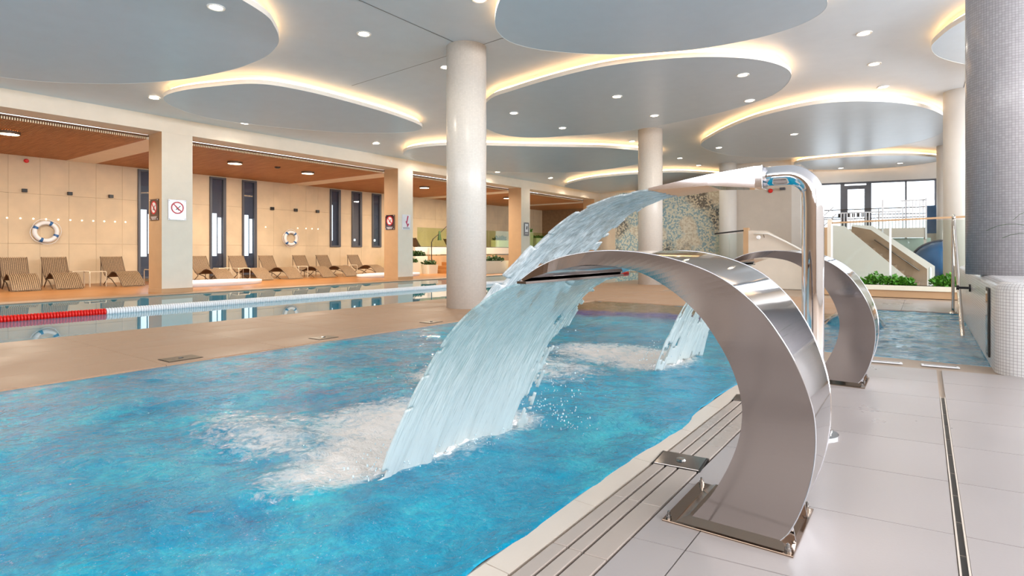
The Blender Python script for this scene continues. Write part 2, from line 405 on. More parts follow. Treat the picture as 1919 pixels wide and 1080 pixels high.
# ceiling surface (falls gently towards the colonnade)
xs = [-15.1+.6*i for i in range(11)]+[-9, -7, -4, -1, 2, 5, 8]; yy = [-7+2*i for i in range(20)]
v = [(x, y, zc(x)) for x in xs for y in yy]; ny = len(yy)
f = [(i*ny+j, i*ny+j+1, (i+1)*ny+j+1, (i+1)*ny+j) for i in range(len(xs)-1) for j in range(ny-1)]
ceil = struct(pyobj('ceiling', v, f, M['ceiling'], smooth=True))
b = B(); box(b, -15.1, 8, -7, 31.1, 5.0, 5.1); obj('ceiling_slab', b, M['white'], ceil)
for (x0, y0, x1, y1) in ((-6.9, 8.2, -10.3, 8.2), (-6.9, 8.2, -6.9, 3.2), (-6.9, 8.2, -5.7, 8.1), (.75, 8.4, .75, 17)):
    b = B(); dx, dy = (0, .006) if abs(x1-x0) > abs(y1-y0) else (.006, 0)
    pts = [(x0-dx, y0-dy), (x1-dx, y1-dy), (x1+dx, y1+dy), (x0+dx, y0+dy)]
    b.faces.new([b.verts.new((x, y, zc(x)-.004)) for x, y in pts]); obj('ceiling_joint', b, M['groove'], ceil)
# colonnade beam = the cream header over the pillars
b = B(); box(b, -15.72, -15.0, -7, 29.6, 3.945, 4.6); beam = struct(obj('trim_1', b, M['cream']))
# outer walls
b = B(); box(b, -21.9, -21.56, -7, 40, 0, 4.6); wl = struct(obj('wall_left', b, plain('sandy_joint', rgb(190, 164, 128), .8)))
b = B(); box(b, -21.9, 8.2, -7.2, -7.0, 0, 5); struct(obj('wall_back', b, M['brownwall']))
b = B()
for y0, y1 in ((-7, -3.4), (19.4, 31)): box(b, 8, 8.2, y0, y1, 0, 5)
box(b, 8, 8.2, -3.4, 19.4, 0, 2.2); box(b, 8, 8.2, -3.4, 19.4, 4.4, 5)
for k in range(7): box(b, 8, 8.12, -3.4+3.6*k, -3.2+3.6*k, 2.2, 4.4)
struct(obj('wall_right', b, M['white']))

# wall tiles of the lounge wall, left free where the tall windows are
WIN = [(8.235, 8.95, .1), (10.62, 11.22, .1), (11.86, 12.45, .1), (15.91, 16.47, 1.22), (17.1, 17.68, 1.22), (18.3, 18.86, 1.22)]
edges = [3.4, 4.15, 4.874, 5.612, 6.324, 7.041, 7.777, 8.235, 8.95, 9.7, 10.62, 11.22, 11.86, 12.45, 13.2, 13.95, 14.7, 15.3, 15.91, 16.47, 17.1, 17.68, 18.3, 18.86, 19.6, 20.35, 21.1, 21.9, 22.7, 23.5, 24.3, 25.1, 25.9, 26.7, 27.5, 28.3, 29.1, 29.9, 30.7, 31.5, 32.3, 33.1, 33.4]
tm = {}
for y0, y1 in zip(edges, edges[1:]):
    w = [c for c in WIN if c[0]-.02 <= y0 and y1 <= c[1]+.02]
    rows = [(0, 1.26), (1.26, 2.74), (2.74, 4.0)]
    if w: rows = [] if w[0][2] < 1 else [(0, 1.22)]
    for z0, z1 in rows:
        k = (round(y1-y0, 3), round(z1-z0, 3))
        if k not in tm:
            bb = B(); box(bb, -21.56, -21.5, .002, y1-y0-.002, .002, z1-z0-.002, .002); bmesh.ops.recalc_face_normals(bb, faces=bb.faces)
            me = bpy.data.meshes.new('wall_tile'); bb.to_mesh(me); bb.free(); me.materials.append(M['stone']); tm[k] = me
        o = bpy.data.objects.new('wall_tile', tm[k]); COL.objects.link(o); o.parent = wl; o.location = (random.uniform(0, .006), y0, z0)
M['dusk'] = plain('dark_bluish_backdrop', rgb(70, 74, 92), .6)
M['daypane'] = emis('bright_day_outside', (.80, .92, 1.0, 1), .8)  # glow painted as bright reflections in the lounge window glass
for i, (y0, y1, zb) in enumerate(WIN):
    b = B(); fr = .07
    box(b, -21.56, -21.44, y0, y0+fr, zb, 3.8); box(b, -21.56, -21.44, y1-fr*1.6, y1, zb, 3.8)
    box(b, -21.56, -21.44, y0+fr, y1-fr*1.6, 3.8-fr, 3.8); box(b, -21.56, -21.44, y0+fr, y1-fr*1.6, zb, zb+fr)
    w = struct(obj('window_%d' % (i+1), b, M['steel_dark']))
    b = B(); box(b, -21.50, -21.495, y0+fr, y1-fr*1.6, zb+fr, 3.8-fr); obj('pane', b, M['pane'], w)
    b = B(); box(b, -21.556, -21.55, y0+fr, y1-fr*1.6, zb+fr, 3.8-fr); obj('outside_shade', b, M['dusk'], w)
    b = B()
    if i < 3:
        box(b, -21.549, -21.545, y0+fr+.03, y0+.29, .85, 2.45); box(b, -21.549, -21.545, y0+.33, y1-fr*2, .95, 2.3)
    elif i == 3: box(b, -21.549, -21.545, y0+fr, y0+fr+.12, 1.5, 3.1)
    else: box(b, -21.549, -21.545, y0+fr+.1, y0+fr+.2, 1.5, 1.6)
    obj('daylight_view', b, M['daypane'], w)

# far right window wall, a little askew
b = B(); wf = struct(obj('wall_far', (lambda bb: (box(bb, -4.6, -.0, 0, .2, 0, 1.55), box(bb, -4.6, 1.9, 0, .2, 4.1, 5), box(bb, .42, 1.9, 0, .2, 0, 4.1), box(bb, -4.6, -4.45, 0, .2, 0, 4.1), box(bb, 1.9, 8.2, -.0, .2, 0, 5), bb)[-1])(b), M['white']))
wf.location = (0, 29.95, 0); wf.rotation_euler = (0, 0, .19)
def farbox(bb, x0, x1, z0, z1, t=.09): box(bb, x0, x1, -.02, t, z0, z1)
b = B()
for x0, x1 in ((-3.08, -2.92), (-2.09, -1.90), (-.66, -.60), (.38, .44), (-4.45, -4.38)): farbox(b, x0, x1, 1.55, 4.1)
farbox(b, -4.45, .44, 4.02, 4.1); farbox(b, -4.45, -3.08, 2.52, 2.56); farbox(b, -1.9, .44, 2.62, 2.66); farbox(b, -4.45, .44, 1.5, 1.58)
w7 = struct(obj('window_7', b, M['steel_dark'])); w7.location = wf.location; w7.rotation_euler = wf.rotation_euler
for x0, x1 in ((-4.38, -3.08), (-1.9, -.66), (-.6, .38)):
    b = B(); farbox(b, x0, x1, 1.58, 4.02, .0); obj('pane', b, M['pane'], w7)
b = B(); farbox(b, -2.92, -2.80, 1.55, 3.95, .05); farbox(b, -2.16, -2.09, 1.55, 3.95, .05); farbox(b, -2.8, -2.16, 3.78, 3.95, .05)
d1 = struct(obj('door_1', b, M['steel_dark'])); d1.location = wf.location; d1.rotation_euler = wf.rotation_euler
b = B(); farbox(b, -2.8, -2.16, 1.55, 3.78, .0); obj('pane', b, M['pane'], d1)

# pillars of the colonnade
PY = [-1.4, 6.27, 13.95, 21.53, 28.72]
desc = ['square cream pillar out of frame nearest the viewer', 'square cream pillar nearest on the left, a wide sign on its pool face', 'second square cream pillar, with a small white poster on its pool face',
        'third square cream pillar, beyond the near round column, with a small dark framed notice', 'farthest square cream pillar where the colonnade meets the plain wall']
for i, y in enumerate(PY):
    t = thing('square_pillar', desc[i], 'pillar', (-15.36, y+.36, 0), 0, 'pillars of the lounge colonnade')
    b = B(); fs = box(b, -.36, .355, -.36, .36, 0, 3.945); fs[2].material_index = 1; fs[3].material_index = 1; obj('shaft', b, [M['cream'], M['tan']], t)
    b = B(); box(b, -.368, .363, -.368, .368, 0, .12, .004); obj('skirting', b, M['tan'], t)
# bay ceilings
bays = [(-1.4+.72, 6.27), (6.99, 13.95), (14.67, 21.53), (22.25, 33.4)]
bl = ['slatted wood ceiling over the nearest lounge bay at far left', 'slatted wood ceiling over the lounge bay with two round lamps', 'slatted wood ceiling over the staircase bay', 'slatted wood ceiling over the farthest bay']
for (y0, y1), lb in zip(bays, bl):
    t = thing('slatted_ceiling', lb, 'wood ceiling', (-18.6, (y0+y1)/2, 3.84), 0, 'slatted wood ceilings between cross beams')
    b = B(); y = y0
    pitch = .044 if y0 < 14 else .06
    while y < y1-.03:
        fs = box(b, -2.9, 2.84, y-(y0+y1)/2, y-(y0+y1)/2+pitch*.58, 0, .055)
        fs[1].material_index = 1
        y += pitch
    stuff(obj('slats', b, [M['wood'], M['slat_end']], t))
    b = B(); box(b, -2.9, 2.9, -(y1-y0)/2, (y1-y0)/2, .056, .09); obj('backing_board', b, plain('dark_wood_backing', rgb(110, 72, 44), .7), t)
for i, y in enumerate(PY):
    b = B(); box(b, -21.5, -15.72, y-.02, y+.74, 3.83, 4.5); struct(obj('trim_%d' % (i+2), b, M['cream']))

# ================================================================== CEILING ISLANDS
ISL = dict(
A=([(-7.2, 2.2), (-7.6, 3.6), (-8.0, 4.71), (-8.36, 5.15), (-8.83, 5.52), (-9.24, 5.69), (-9.77, 5.76), (-10.66, 5.64), (-11.79, 5.18), (-12.81, 4.37), (-13.6, 3.04), (-13.4, 1.2), (-11, -.6), (-8.6, .2)], 'big grey oval ceiling panel cut by the upper left corner'),
B=([(-12.96, 5.45), (-12.35, 5.5), (-11.67, 5.84), (-10.98, 6.36), (-10.73, 7.16), (-10.69, 8.37), (-10.80, 9.98), (-11.1, 11.2), (-11.75, 11.25), (-12.75, 10.1), (-13.45, 8.41), (-13.75, 6.87), (-13.45, 5.9)], 'blue grey oval ceiling panel above the nearest left pillar'),
C=([(-4.79, 6.4), (-5.3, 6.91), (-5.62, 7.41), (-5.70, 8.0), (-5.36, 8.7), (-4.52, 9.5), (-3.35, 10.05), (-2.27, 10.15), (-1.5, 9.9), (-1.12, 9.3), (-1.3, 8.2), (-2.0, 7.0), (-3.2, 6.2), (-4.2, 6.0)], 'pale grey oval ceiling panel cut by the top edge right of the near column'),
D=([(-8.3, 10.6), (-7.42, 10.3), (-6.16, 10.05), (-5.02, 9.98), (-4.03, 10.2), (-3.18, 10.63), (-2.51, 11.31), (-2.18, 12.15), (-2.25, 13.0), (-2.78, 14.05), (-3.81, 14.85), (-5.02, 15.35), (-6.72, 15.7), (-8.3, 15.6), (-9.6, 14.9), (-10.2, 13.6), (-9.7, 11.9)], 'large oval ceiling panel at centre with warm edge light and two downlights'),
E=([(-13.65, 12.91), (-12.93, 12.75), (-11.93, 13.42), (-10.63, 15.35), (-9.32, 17.3), (-8.2, 19.1), (-7.9, 20.6), (-9.3, 21.8), (-11.55, 21.3), (-13.5, 18.72), (-14.2, 15.53), (-14.06, 13.66)], 'long oval ceiling panel behind the near round column'),
F=([(-14.1, 23.93), (-12.74, 23.14), (-11.31, 23.5), (-9.57, 24.81), (-8.04, 26.81), (-7.6, 28.4), (-8.82, 29.6), (-10.61, 29.9), (-12.87, 28.4), (-14.1, 26.37)], 'farthest small oval ceiling panel above the jet spout'),
G=([(-6.15, 19.59), (-5.32, 18.01), (-3.92, 16.42), (-2.71, 15.7), (-1.78, 15.61), (-.84, 16.2), (-.12, 17.24), (.40, 18.76), (.6, 20.51), (.2, 22.3), (-.9, 23.5), (-2.74, 24.05), (-4.7, 23.6), (-5.9, 21.9)], 'blue grey oval ceiling panel at right in front of the windows'),
H=([(-4.19, 25.5), (-2.87, 25.1), (-1.16, 25.5), (.2, 26.8), (.6, 28.0), (-.1, 28.9), (-1.39, 29.3), (-3.18, 28.7), (-4.3, 27.4)], 'last narrow oval ceiling panel just before the far windows'),
I=([(.11, 12.44), (.2, 11.94), (.4, 11.42), (.72, 11.0), (1.3, 10.7), (2.2, 10.8), (3.2, 11.6), (3.6, 13.4), (2.8, 15.2), (1.7, 15.6), (.83, 14.21), (.27, 13.2)], 'oval ceiling panel half hidden behind the near tiled column'))
DROP, TH = .22, .15
ISLP = {}
for key, (pts, lb) in ISL.items():
    out = cat(pts, 8, True); ISLP[key] = out; n = len(out)
    cx = sum(p[0] for p in out)/n; cy = sum(p[1] for p in out)/n
    t = thing('ceiling_island', lb, 'ceiling panel', (cx, cy, 4.6), 0, 'oval ceiling panels with cove light')
    ks = [1, .985, .8, .6, .4, .2]
    v = []; f = []
    for ki, k in enumerate(ks):
        for p in out:
            x, y = cx+(p[0]-cx)*k, cy+(p[1]-cy)*k; v.append((x-cx, y-cy, zc(x)-DROP-4.6))
    v.append((0, 0, zc(cx)-DROP-4.6))
    for r in range(len(ks)-1):
        for i in range(n): f.append((r*n+i, r*n+(i+1) % n, (r+1)*n+(i+1) % n, (r+1)*n+i))
    for i in range(n): f.append(((len(ks)-1)*n+i, (len(ks)-1)*n+(i+1) % n, len(v)-1))
    pyobj('panel', v, f, M['island'], t, True)
    v = []; f = []
    for i, p in enumerate(out):
        x, y = p[0], p[1]; v += [(x-cx, y-cy, zc(x)-DROP-4.6-.002), (x-cx, y-cy, zc(x)-DROP+.085-4.6)]
        k = .97; x2, y2 = cx+(x-cx)*k, cy+(y-cy)*k; v.append((x2-cx, y2-cy, zc(x2)-DROP+.085-4.6))
    for i in range(n):
        j = (i+1) % n; f += [(3*i, 3*j, 3*j+1, 3*i+1), (3*i+1, 3*j+1, 3*j+2, 3*i+2)]
    pyobj('fascia', v, f, M['fascia'], t)
    v = []; f = []
    for p in out:
        d = math.hypot(p[0]-cx, p[1]-cy); k = (d-.10)/d; x, y = cx+(p[0]-cx)*k, cy+(p[1]-cy)*k
        v += [(x-cx, y-cy, zc(x)-.11-4.6), (x-cx, y-cy, zc(x)-.065-4.6)]
    for i in range(n): j = (i+1) % n; f.append((2*i, 2*j, 2*j+1, 2*i+1))
    pyobj('light_strip', v, f, M['cove'], t)
    v = []; f = []
    for p in out:
        d = math.hypot(p[0]-cx, p[1]-cy); k = (d-.16)/d; x, y = cx+(p[0]-cx)*k, cy+(p[1]-cy)*k
        v += [(x-cx, y-cy, zc(x)-DROP+.02-4.6), (x-cx, y-cy, zc(x)-4.6)]
    for i in range(n): j = (i+1) % n; f.append((2*i, 2*j, 2*j+1, 2*i+1))
    pyobj('upstand', v, f, M['fascia'], t)
def inside(x, y, poly):
    c = False; n = len(poly)
    for i in range(n):
        (x1, y1), (x2, y2) = poly[i], poly[i-1]
        if (y1 > y) != (y2 > y) and x < (x2-x1)*(y-y1)/(y2-y1)+x1: c = not c
    return c
LT = [(-5.41, 6.67, 'left of the oval panel at the top edge, above the near column'), (-7.91, 6.56, 'upper left of the near round column, on the plain ceiling'), (-13.75, 5.59, 'left of the oval panel over the nearest left pillar'),
(-14.32, 7.98, 'on the header side of the oval panel over the left bay'), (-13.9, 11.99, 'over the header at the second left pillar'), (-14.46, 14.61, 'just left of the near column, low by the header'),
(-7.98, 8.73, 'half hidden by the left edge of the near column'), (-8.59, 11.99, 'immediately right of the near column'), (-8.49, 14.27, 'on the large centre panel, left part'), (-5.74, 12.1, 'on the large centre panel, in the middle'),
(-2.97, 12.1, 'on the large centre panel, at its right tip'), (-3.35, 14.26, 'on the large centre panel, lower right edge'), (-5.75, 14.38, 'directly above the second round column'), (-5.46, 15.88, 'right of the head of the second round column'),
(-3.21, 19.17, 'alone on the blue grey panel at right'), (-.84, 11.62, 'uppermost of the right side, on plain ceiling'), (-.81, 13.65, 'second from the top on the right side'), (-.76, 15.69, 'third on the right side, touching the edge light'),
(-5.73, 20.14, 'left of the spout elbow on plain ceiling'), (-8.16, 18.39, 'behind the second column, left side'), (-8.07, 22.9, 'far ceiling between second and third column'), (-5.71, 22.56, 'above the spout close to its elbow'),
(-2.89, 28.2, 'left one of two on the last panel by the windows'), (-.78, 28.0, 'right one of two on the last panel by the windows'), (-8.07, 25.3, 'far ceiling just above the spout'), (-14.5, 19.07, 'right of near column, low by the header'),
(-13.97, 22.39, 'far left, before the farthest oval panel'), (-14.4, 27.5, 'farthest along the header'), (-14.5, 25.2, 'on the rim of the farthest oval panel'), (-12.93, 28.8, 'deep at the far end, left of second column'), (-8.39, 4.24, 'cut by the top edge at upper left')]
b = B(); lathe(b, [(.085, -.002), (.115, -.012), (.125, -.006), (.125, .004)], 0, 0, 20, cap=False); ring_me = obj('trim_ring', b, M['white'])
b = B(); lathe(b, [(.0005, -.006), (.088, -.006), (.088, .0)], 0, 0, 20); disc_me = obj('lamp_glass', b, M['downlight'])
for i, (x, y, w) in enumerate(LT):
    on = any(inside(x, y, [(p[0], p[1]) for p in P]) for P in ISLP.values())
    z = zc(x)-(DROP+.004 if on else .003)
    t = thing('downlight', 'round ceiling downlight '+w, 'downlight', (x, y, z), 0, 'round recessed downlights')
    for src in (ring_me, disc_me):
        c = src.copy(); COL.objects.link(c); c.parent = t
    l = bpy.data.lights.new('downlight_beam', 'SPOT'); l.energy = 24; l.color = (1, .88, .72); l.spot_size = 2.6; l.spot_blend = .6; l.shadow_soft_size = .09
    lo = bpy.data.objects.new('downlight_beam', l); lo.location = (0, 0, -.03); lo.parent = t; COL.objects.link(lo)
bpy.data.objects.remove(ring_me); bpy.data.objects.remove(disc_me)

# ================================================================== COLUMNS
def column(x, y, z0, z1, r, m, lb):
    b = B(); lathe(b, [(r, 0), (r, z1-z0)], 0, 0, 64); o = obj('round_column', b, m, None, True); o.location = (x, y, z0)
    for p in o.data.polygons:
        if abs(p.normal.z) > .9: p.use_smooth = False
    uv_cyl(o, r); tag(o, lb, 'column', 'round columns of the pool hall'); return o
column(-6.9, 8.12, -.01, 4.84, .37, M['mosaic_white'], 'near white round column on the deck between the two pools')
column(-6.95, 17.05, -.01, 4.84, .375, M['mosaic_white'], 'second white round column, behind the water of the spout')
column(-6.9, 25.6, -.01, 4.84, .36, M['white'], 'third white round column, beside the pebble mosaic wall')
column(.75, 17.2, -.01, 4.84, .375, M['white'], 'white round column behind the glass balustrade at right')
column(.75, 25.9, -.01, 4.84, .375, M['white'], 'farthest slim white column in front of the blue panel')
column(.76, 8.35, .785, 4.84, .375, M['mosaic_col'], 'near grey mosaic column at the right edge standing on the tiled bench')

# ================================================================== TILED BENCH (right)
def rrect(x0, x1, y0, y1, r, n=6):
    out = []
    for cx, cy, a in ((x1-r, y0+r, -PI/2), (x1-r, y1-r, 0), (x0+r, y1-r, PI/2), (x0+r, y0+r, PI)):
        for k in range(n+1): t = a+PI/2*k/n; out.append((cx+r*math.cos(t), cy+r*math.sin(t)))
    return out
b = B(); loops = []
for ins, z in ((0, -.01), (0, .70), (.012, .745), (.04, .775), (.08, .785)):
    loops.append([b.verts.new((x, y, z)) for x, y in rrect(.5+ins, 3.2-ins, 6.30+ins, 13.2-ins, .22-ins*.6, 8)])
n = len(loops[0])
for a, c in zip(loops, loops[1:]):
    for k in range(n): b.faces.new((a[k], a[(k+1) % n], c[(k+1) % n], c[k]))
b.faces.new(loops[-1])
bench = obj('tiled_bench', b, M['mosaic'], None, True)
me = bench.data; uv = me.uv_layers.new(name='UVMap'); per = [0]
base = rrect(.5, 3.2, 6.30, 13.2, .22, 8)
for k in range(n): per.append(per[-1]+math.dist(base[k], base[(k+1) % n]))
hs = [0, .71, .757, .80, .842]
for p in me.polygons:
    if len(p.vertices) > 4:
        p.use_smooth = False
        for li, vi in zip(p.loop_indices, p.vertices): uv.data[li].uv = (me.vertices[vi].co.x, me.vertices[vi].co.y)
    else:
        ks = [vi % n for vi in p.vertices]; wrap = (0 in ks) and (n-1 in ks)
        for li, vi in zip(p.loop_indices, p.vertices):
            k = vi % n; uv.data[li].uv = (per[n] if (wrap and k == 0) else per[k], hs[vi//n])
tag(bench, 'white mosaic tiled bench with rounded corner at the right edge of the small pool', 'bench')
t = thing('inspection_window', 'tall narrow dark framed panel in the pool side of the tiled bench', 'panel', (.497, 7.0, .36))
b = B(); box(b, -.012, .0, -.13, .13, -.30, .34, .002); obj('frame', b, M['black'], t)
b = B(); box(b, -.016, -.011, -.095, .10, -.27, .31); obj('glass', b, M['pane'], t)
t = thing('wall_spout', 'small round chrome fitting on the tiled bench beside the pool handrail', 'fitting', (.5, 9.6, .56))
b = B(); lathe(b, [(.001, -.02), (.05, -.02), (.05, 0), (.001, 0)], 0, 0, 16, 'x'); obj('flange', b, M['black'], t)
b = B(); tube(b, [(-.02, 0, 0), (-.13, 0, 0)], .016); obj('stem', b, M['black'], t)
b = B(); lathe(b, [(.001, -.15), (.032, -.15), (.032, -.12), (.001, -.12)], 0, 0, 16, 'x'); obj('knob', b, M['black'], t)

# bench plant: long arching leaves entering from the right
t = thing('potted_grass', 'plant with long thin arching leaves standing on the tiled bench at right edge', 'plant', (1.12, 7.35, .785))
b = B(); lathe(b, [(.10, 0), (.14, .02), (.16, .22), (.145, .22), (.12, .05)], 0, 0, 20); obj('pot', b, M['plastic'], t)
for k, (a, L, h) in enumerate([(PI*1.02, .62, .45), (PI*1.12, .55, .32), (PI*.93, .42, .62), (PI*1.3, .5, .5), (PI*.7, .5, .5), (PI*.4, .5, .45), (0, .55, .4), (PI*1.6, .5, .5), (PI*.2, .4, .6), (PI*1.8, .45, .55)]):
    b = B(); pts = []
    for j in range(9):
        s = j/8; pts.append((math.cos(a)*L*s, math.sin(a)*L*s, .2+h*2.1*s*(1-s*.72)))
    vs = []
    for j, p in enumerate(pts):
        w = .008*(1-(j/8)**2)+.001; px, py = -math.sin(a)*w, math.cos(a)*w
        vs.append((b.verts.new((p[0]+px, p[1]+py, p[2])), b.verts.new((p[0], p[1], p[2]-.004)), b.verts.new((p[0]-px, p[1]-py, p[2]))))
    for p, q2 in zip(vs, vs[1:]): b.faces.new((p[0], p[1], q2[1], q2[0])); b.faces.new((p[1], p[2], q2[2], q2[1]))
    obj('leaf', b, M['leafdark'], t)

# spa pool handrail: two bent chrome posts
t = thing('pool_handrail', 'pair of inclined stainless handrail posts rising out of the small pool at right', 'handrail', (.42, 10.6, 0))
b = B(); tube(b, cat([(-.02, 1.55, 0), (-.02, 1.5, .8), (-.02, 1.45, 1.45), (-.02, 1.36, 1.62), (-.02, 1.22, 1.60), (-.02, 1.05, 1.42), (-.02, -.6, .42), (-.02, -1.55, -.12), (-.02, -1.7, -.3)], 6), .024, 14); obj('rail', b, M['rail'], t, True)
b = B(); lathe(b, [(.001, .016), (.045, .016), (.06, 0), (.06, -.01)], -.02, 1.55, 20); obj('flange', b, M['rail'], t)
for dx, dy in ((.045, 0), (-.045, 0), (0, .045), (0, -.045)):
    b = B(); cyl(b, -.02+dx, 1.55+dy, .006, .022, .006, 6); obj('bolt', b, M['bolt'], t)

# floor drain
t = thing('slot_drain', 'long thin dark slot drain with pale metal lips in the right-hand deck', 'drain', (.11, 3, 0))
b = B(); box(b, -.011, .011, -2.8, 2.12, -.03, -.006); obj('slot', b, M['black'], t)
for s in (-1, 1):
    b = B(); box(b, s*.0125-.003, s*.0125+.003, -2.8, 2.12, -.012, .002); obj('lip', b, M['coping'], t)
for k in range(16):
    b = B(); box(b, -.009, .009, -2.6+.3*k, -2.592+.3*k, -.012, -.003); obj('crossbar', b, M['bolt'], t)
for i, (x, y, lb) in enumerate([(-.30, 6.42, 'flat pale floor outlet by the near edge of the small pool, left one'), (.12, 6.48, 'flat pale floor outlet by the near edge of the small pool, beside the tiled bench')]):
    t = thing('floor_outlet', lb, 'outlet', (x, y, 0), .1, 'floor outlets at the small pool')
    b = B(); box(b, -.14, .14, -.035, .035, -.004, .006, .002); obj('cover', b, M['plastic'], t)
    b = B(); box(b, -.12, .12, -.004, .004, .006, .008); obj('slot', b, M['groove'], t)

# skimmer lids
for i, (x, y, w, l, lb) in enumerate([(-.982, 2.797, .215, .185, 'wet square metal skimmer lid set between the grating slats by the front arch'), (-.982, 4.25, .215, .18, 'second skimmer lid in the grating, behind the front arch'),
    (-5.86, 2.62, .22, .30, 'dark brown skimmer lid on the left deck edge of the pool, nearest'), (-5.86, 4.25, .2, .26, 'thin skimmer lid on the left deck, second from the viewer'), (-5.86, 6.1, .2, .26, 'small dark skimmer lid on the left deck near the round column')]):
    t = thing('skimmer_lid', lb, 'lid', (x, y, .003), .1 if i < 2 else 0, 'skimmer lids around the jet pool')
    b = B(); box(b, -w/2, w/2, -l/2, l/2, -.01, .004, .002); obj('plate', b, M['satin'] if i < 2 else M['cap'], t)
    b = B(); box(b, -w/2-.008, w/2+.008, -l/2-.008, l/2+.008, -.012, .001); obj('frame', b, M['black'], t)
    b = B(); lathe(b, [(.001, .014), (.02, .012), (.026, .004)], .0, 0, 12); obj('handle', b, M['bolt'], t)

# ================================================================== ARCH FOUNTAINS
outer = [(-0.421, 0.016, 0.178), (-0.383, 0.062, 0.178), (-0.345, 0.147, 0.18), (-0.313, 0.257, 0.184), (-0.298, 0.362, 0.19), (-0.297, 0.456, 0.2), (-0.307, 0.535, 0.215), (-0.337, 0.636, 0.235), (-0.386, 0.743, 0.258), (-0.461, 0.854, 0.28), (-0.570, 0.949, 0.303), (-0.700, 1.008, 0.328), (-0.847, 1.042, 0.356), (-0.996, 1.050, 0.388), (-1.141, 1.029, 0.42), (-1.249, 0.986, 0.445), (-1.336, 0.926, 0.462)]
inner = [(-0.732, 0.016), (-0.691, 0.07), (-0.644, 0.137), (-0.595, 0.23), (-0.555, 0.332), (-0.534, 0.432), (-0.534, 0.522), (-0.56, 0.627), (-0.603, 0.722), (-0.662, 0.814), (-0.751, 0.898), (-0.859, 0.963), (-0.966, 0.989), (-1.065, 0.994), (-1.165, 0.976), (-1.249, 0.952), (-1.329, 0.922)]
AX = -.593
def arch(lb, ypos, rz=0):
    t = thing('arch_fountain', lb, 'fountain', (AX, ypos, 0), rz, 'stainless arch fountains on the deck')
    po = cat([(x-AX, z, w) for x, z, w in outer], 5); pi = cat([(x-AX, z) for x, z in inner], 5); n = len(po)
    b = B(); rings = []
    for s in (-1, 1):
        rings.append(([b.verts.new((x, s*w, z)) for x, z, w in po], [b.verts.new((p[0], s*q_[2], p[1])) for p, q_ in zip(pi, po)]))
    (fo, fi), (bo, bi) = rings
    for k in range(n-1):
        for ff, mi, sm in (((fo[k], fo[k+1], fi[k+1], fi[k]), 0, 0), ((bo[k], bi[k], bi[k+1], bo[k+1]), 0, 0), ((fo[k], bo[k], bo[k+1], fo[k+1]), 1, 1), ((fi[k], fi[k+1], bi[k+1], bi[k]), 1, 1)):
            f_ = b.faces.new(ff); f_.material_index = mi; f_.smooth = bool(sm)
    b.faces.new((fo[-1], bo[-1], bi[-1], fi[-1])); b.faces.new((fo[0], fi[0], bi[0], bo[0]))
    for row in (fo, fi, bo, bi):
        for a_, c_ in zip(row, row[1:]): b.edges.get((a_, c_)).smooth = False
    obj('arch_body', b, [M['satin'], M['chrome']], t)
    for s in (-1, 1):      # bright welded edge along the outer rim
        b = B(); tube(b, [(x, s*w, z) for x, z, w in po], .0022, 6); obj('rim_seam', b, M['chrome'], t, True)
    b = B(); box(b, -.232, .232, -.222, .222, 0, .007, .001); bp_ = obj('base_plate', b, M['plate'], t)
    # low raised collar around the foot with mitred ends
    b = B(); lo = [(-.185, -.205), (.215, -.205), (.215, .205), (-.185, .205)]; hi = [(-.142, -.178), (.188, -.178), (.188, .178), (-.142, .178)]
    a1 = [b.verts.new((x, y, .007)) for x, y in lo]; a2 = [b.verts.new((x, y, .030)) for x, y in hi]
    for k in range(4): b.faces.new((a1[k], a1[(k+1) % 4], a2[(k+1) % 4], a2[k]))
    b.faces.new(a2); obj('collar', b, M['plate'], t)
    for s in (-1, 1):
        b = B(); prism(b, [(.19, .02), (.225, .007), (.205, .12)], lambda a, c, sd, s=s: (a, s*.12+(.004 if sd else -.004), c)); obj('rear_gusset', b, M['chrome'], t)
    for sx in (-1, 1):
        for sy in (-1, 1):
            b = B(); lathe(b, [(.012, 0), (.012, .004), (.0105, .004), (.0105, .014), (.006, .014), (.006, .028), (.0005, .032)], sx*.212, sy*.202, 8, 'z', .007); obj('bolt', b, M['bolt'], bp_)
    b = B(); box(b, -1.345-AX, -1.30-AX, -.463, .463, .915, .926, .001, 0); obj('outlet_lip', b, M['satin'], t)
    return t
A1 = arch('large near stainless steel arch fountain with wide water sheet', 2.362)
A2 = arch('farther stainless steel arch fountain behind the upright pipe spout', 5.30)

# ================================================================== PIPE SPOUT
PX0, PY0 = -.515, 3.665
t = thing('spout_fountain', 'tall polished pipe fountain bent over into a flat flared spout', 'fountain', (PX0, PY0, 0))
cen = [(0, 0, 0), (0, 0, .5), (0, 0, 1.0), (0, 0, 1.30)]
for k in range(1, 9):
    a = PI/2*k/8; cen.append((-.135*(1-math.cos(a)), 0, 1.36+.135*math.sin(a)))
cen += [(-.2, 0, 1.495), (-.275, 0, 1.492)]
b = B(); tube(b, cen, .058, 28); obj('pipe', b, M['chrome'], t, True)
b = B(); lathe(b, [(.001, .012), (.13, .012), (.13, 0), (.001, 0)], 0, 0, 32); bf_ = obj('base_flange', b, M['chrome'], t)
for k in range(4):
    a = PI/4+PI/2*k; b = B(); lathe(b, [(.012, 0), (.011, .012), (.006, .012), (.006, .03), (.0005, .032)], .108*math.cos(a), .108*math.sin(a), 8, 'z', .012); obj('bolt', b, M['bolt'], bf_)
b = B(); vs = []
L_ = -.885
for x, w, zt, zb in ((-.262, .062, 1.552, 1.428), (-.30, .066, 1.553, 1.424), (-.55, .155, 1.513, 1.445), (L_, .265, 1.442, 1.428)):
    vs.append([b.verts.new((x, -w, zb)), b.verts.new((x, w, zb)), b.verts.new((x, w, zt)), b.verts.new((x, -w, zt))])
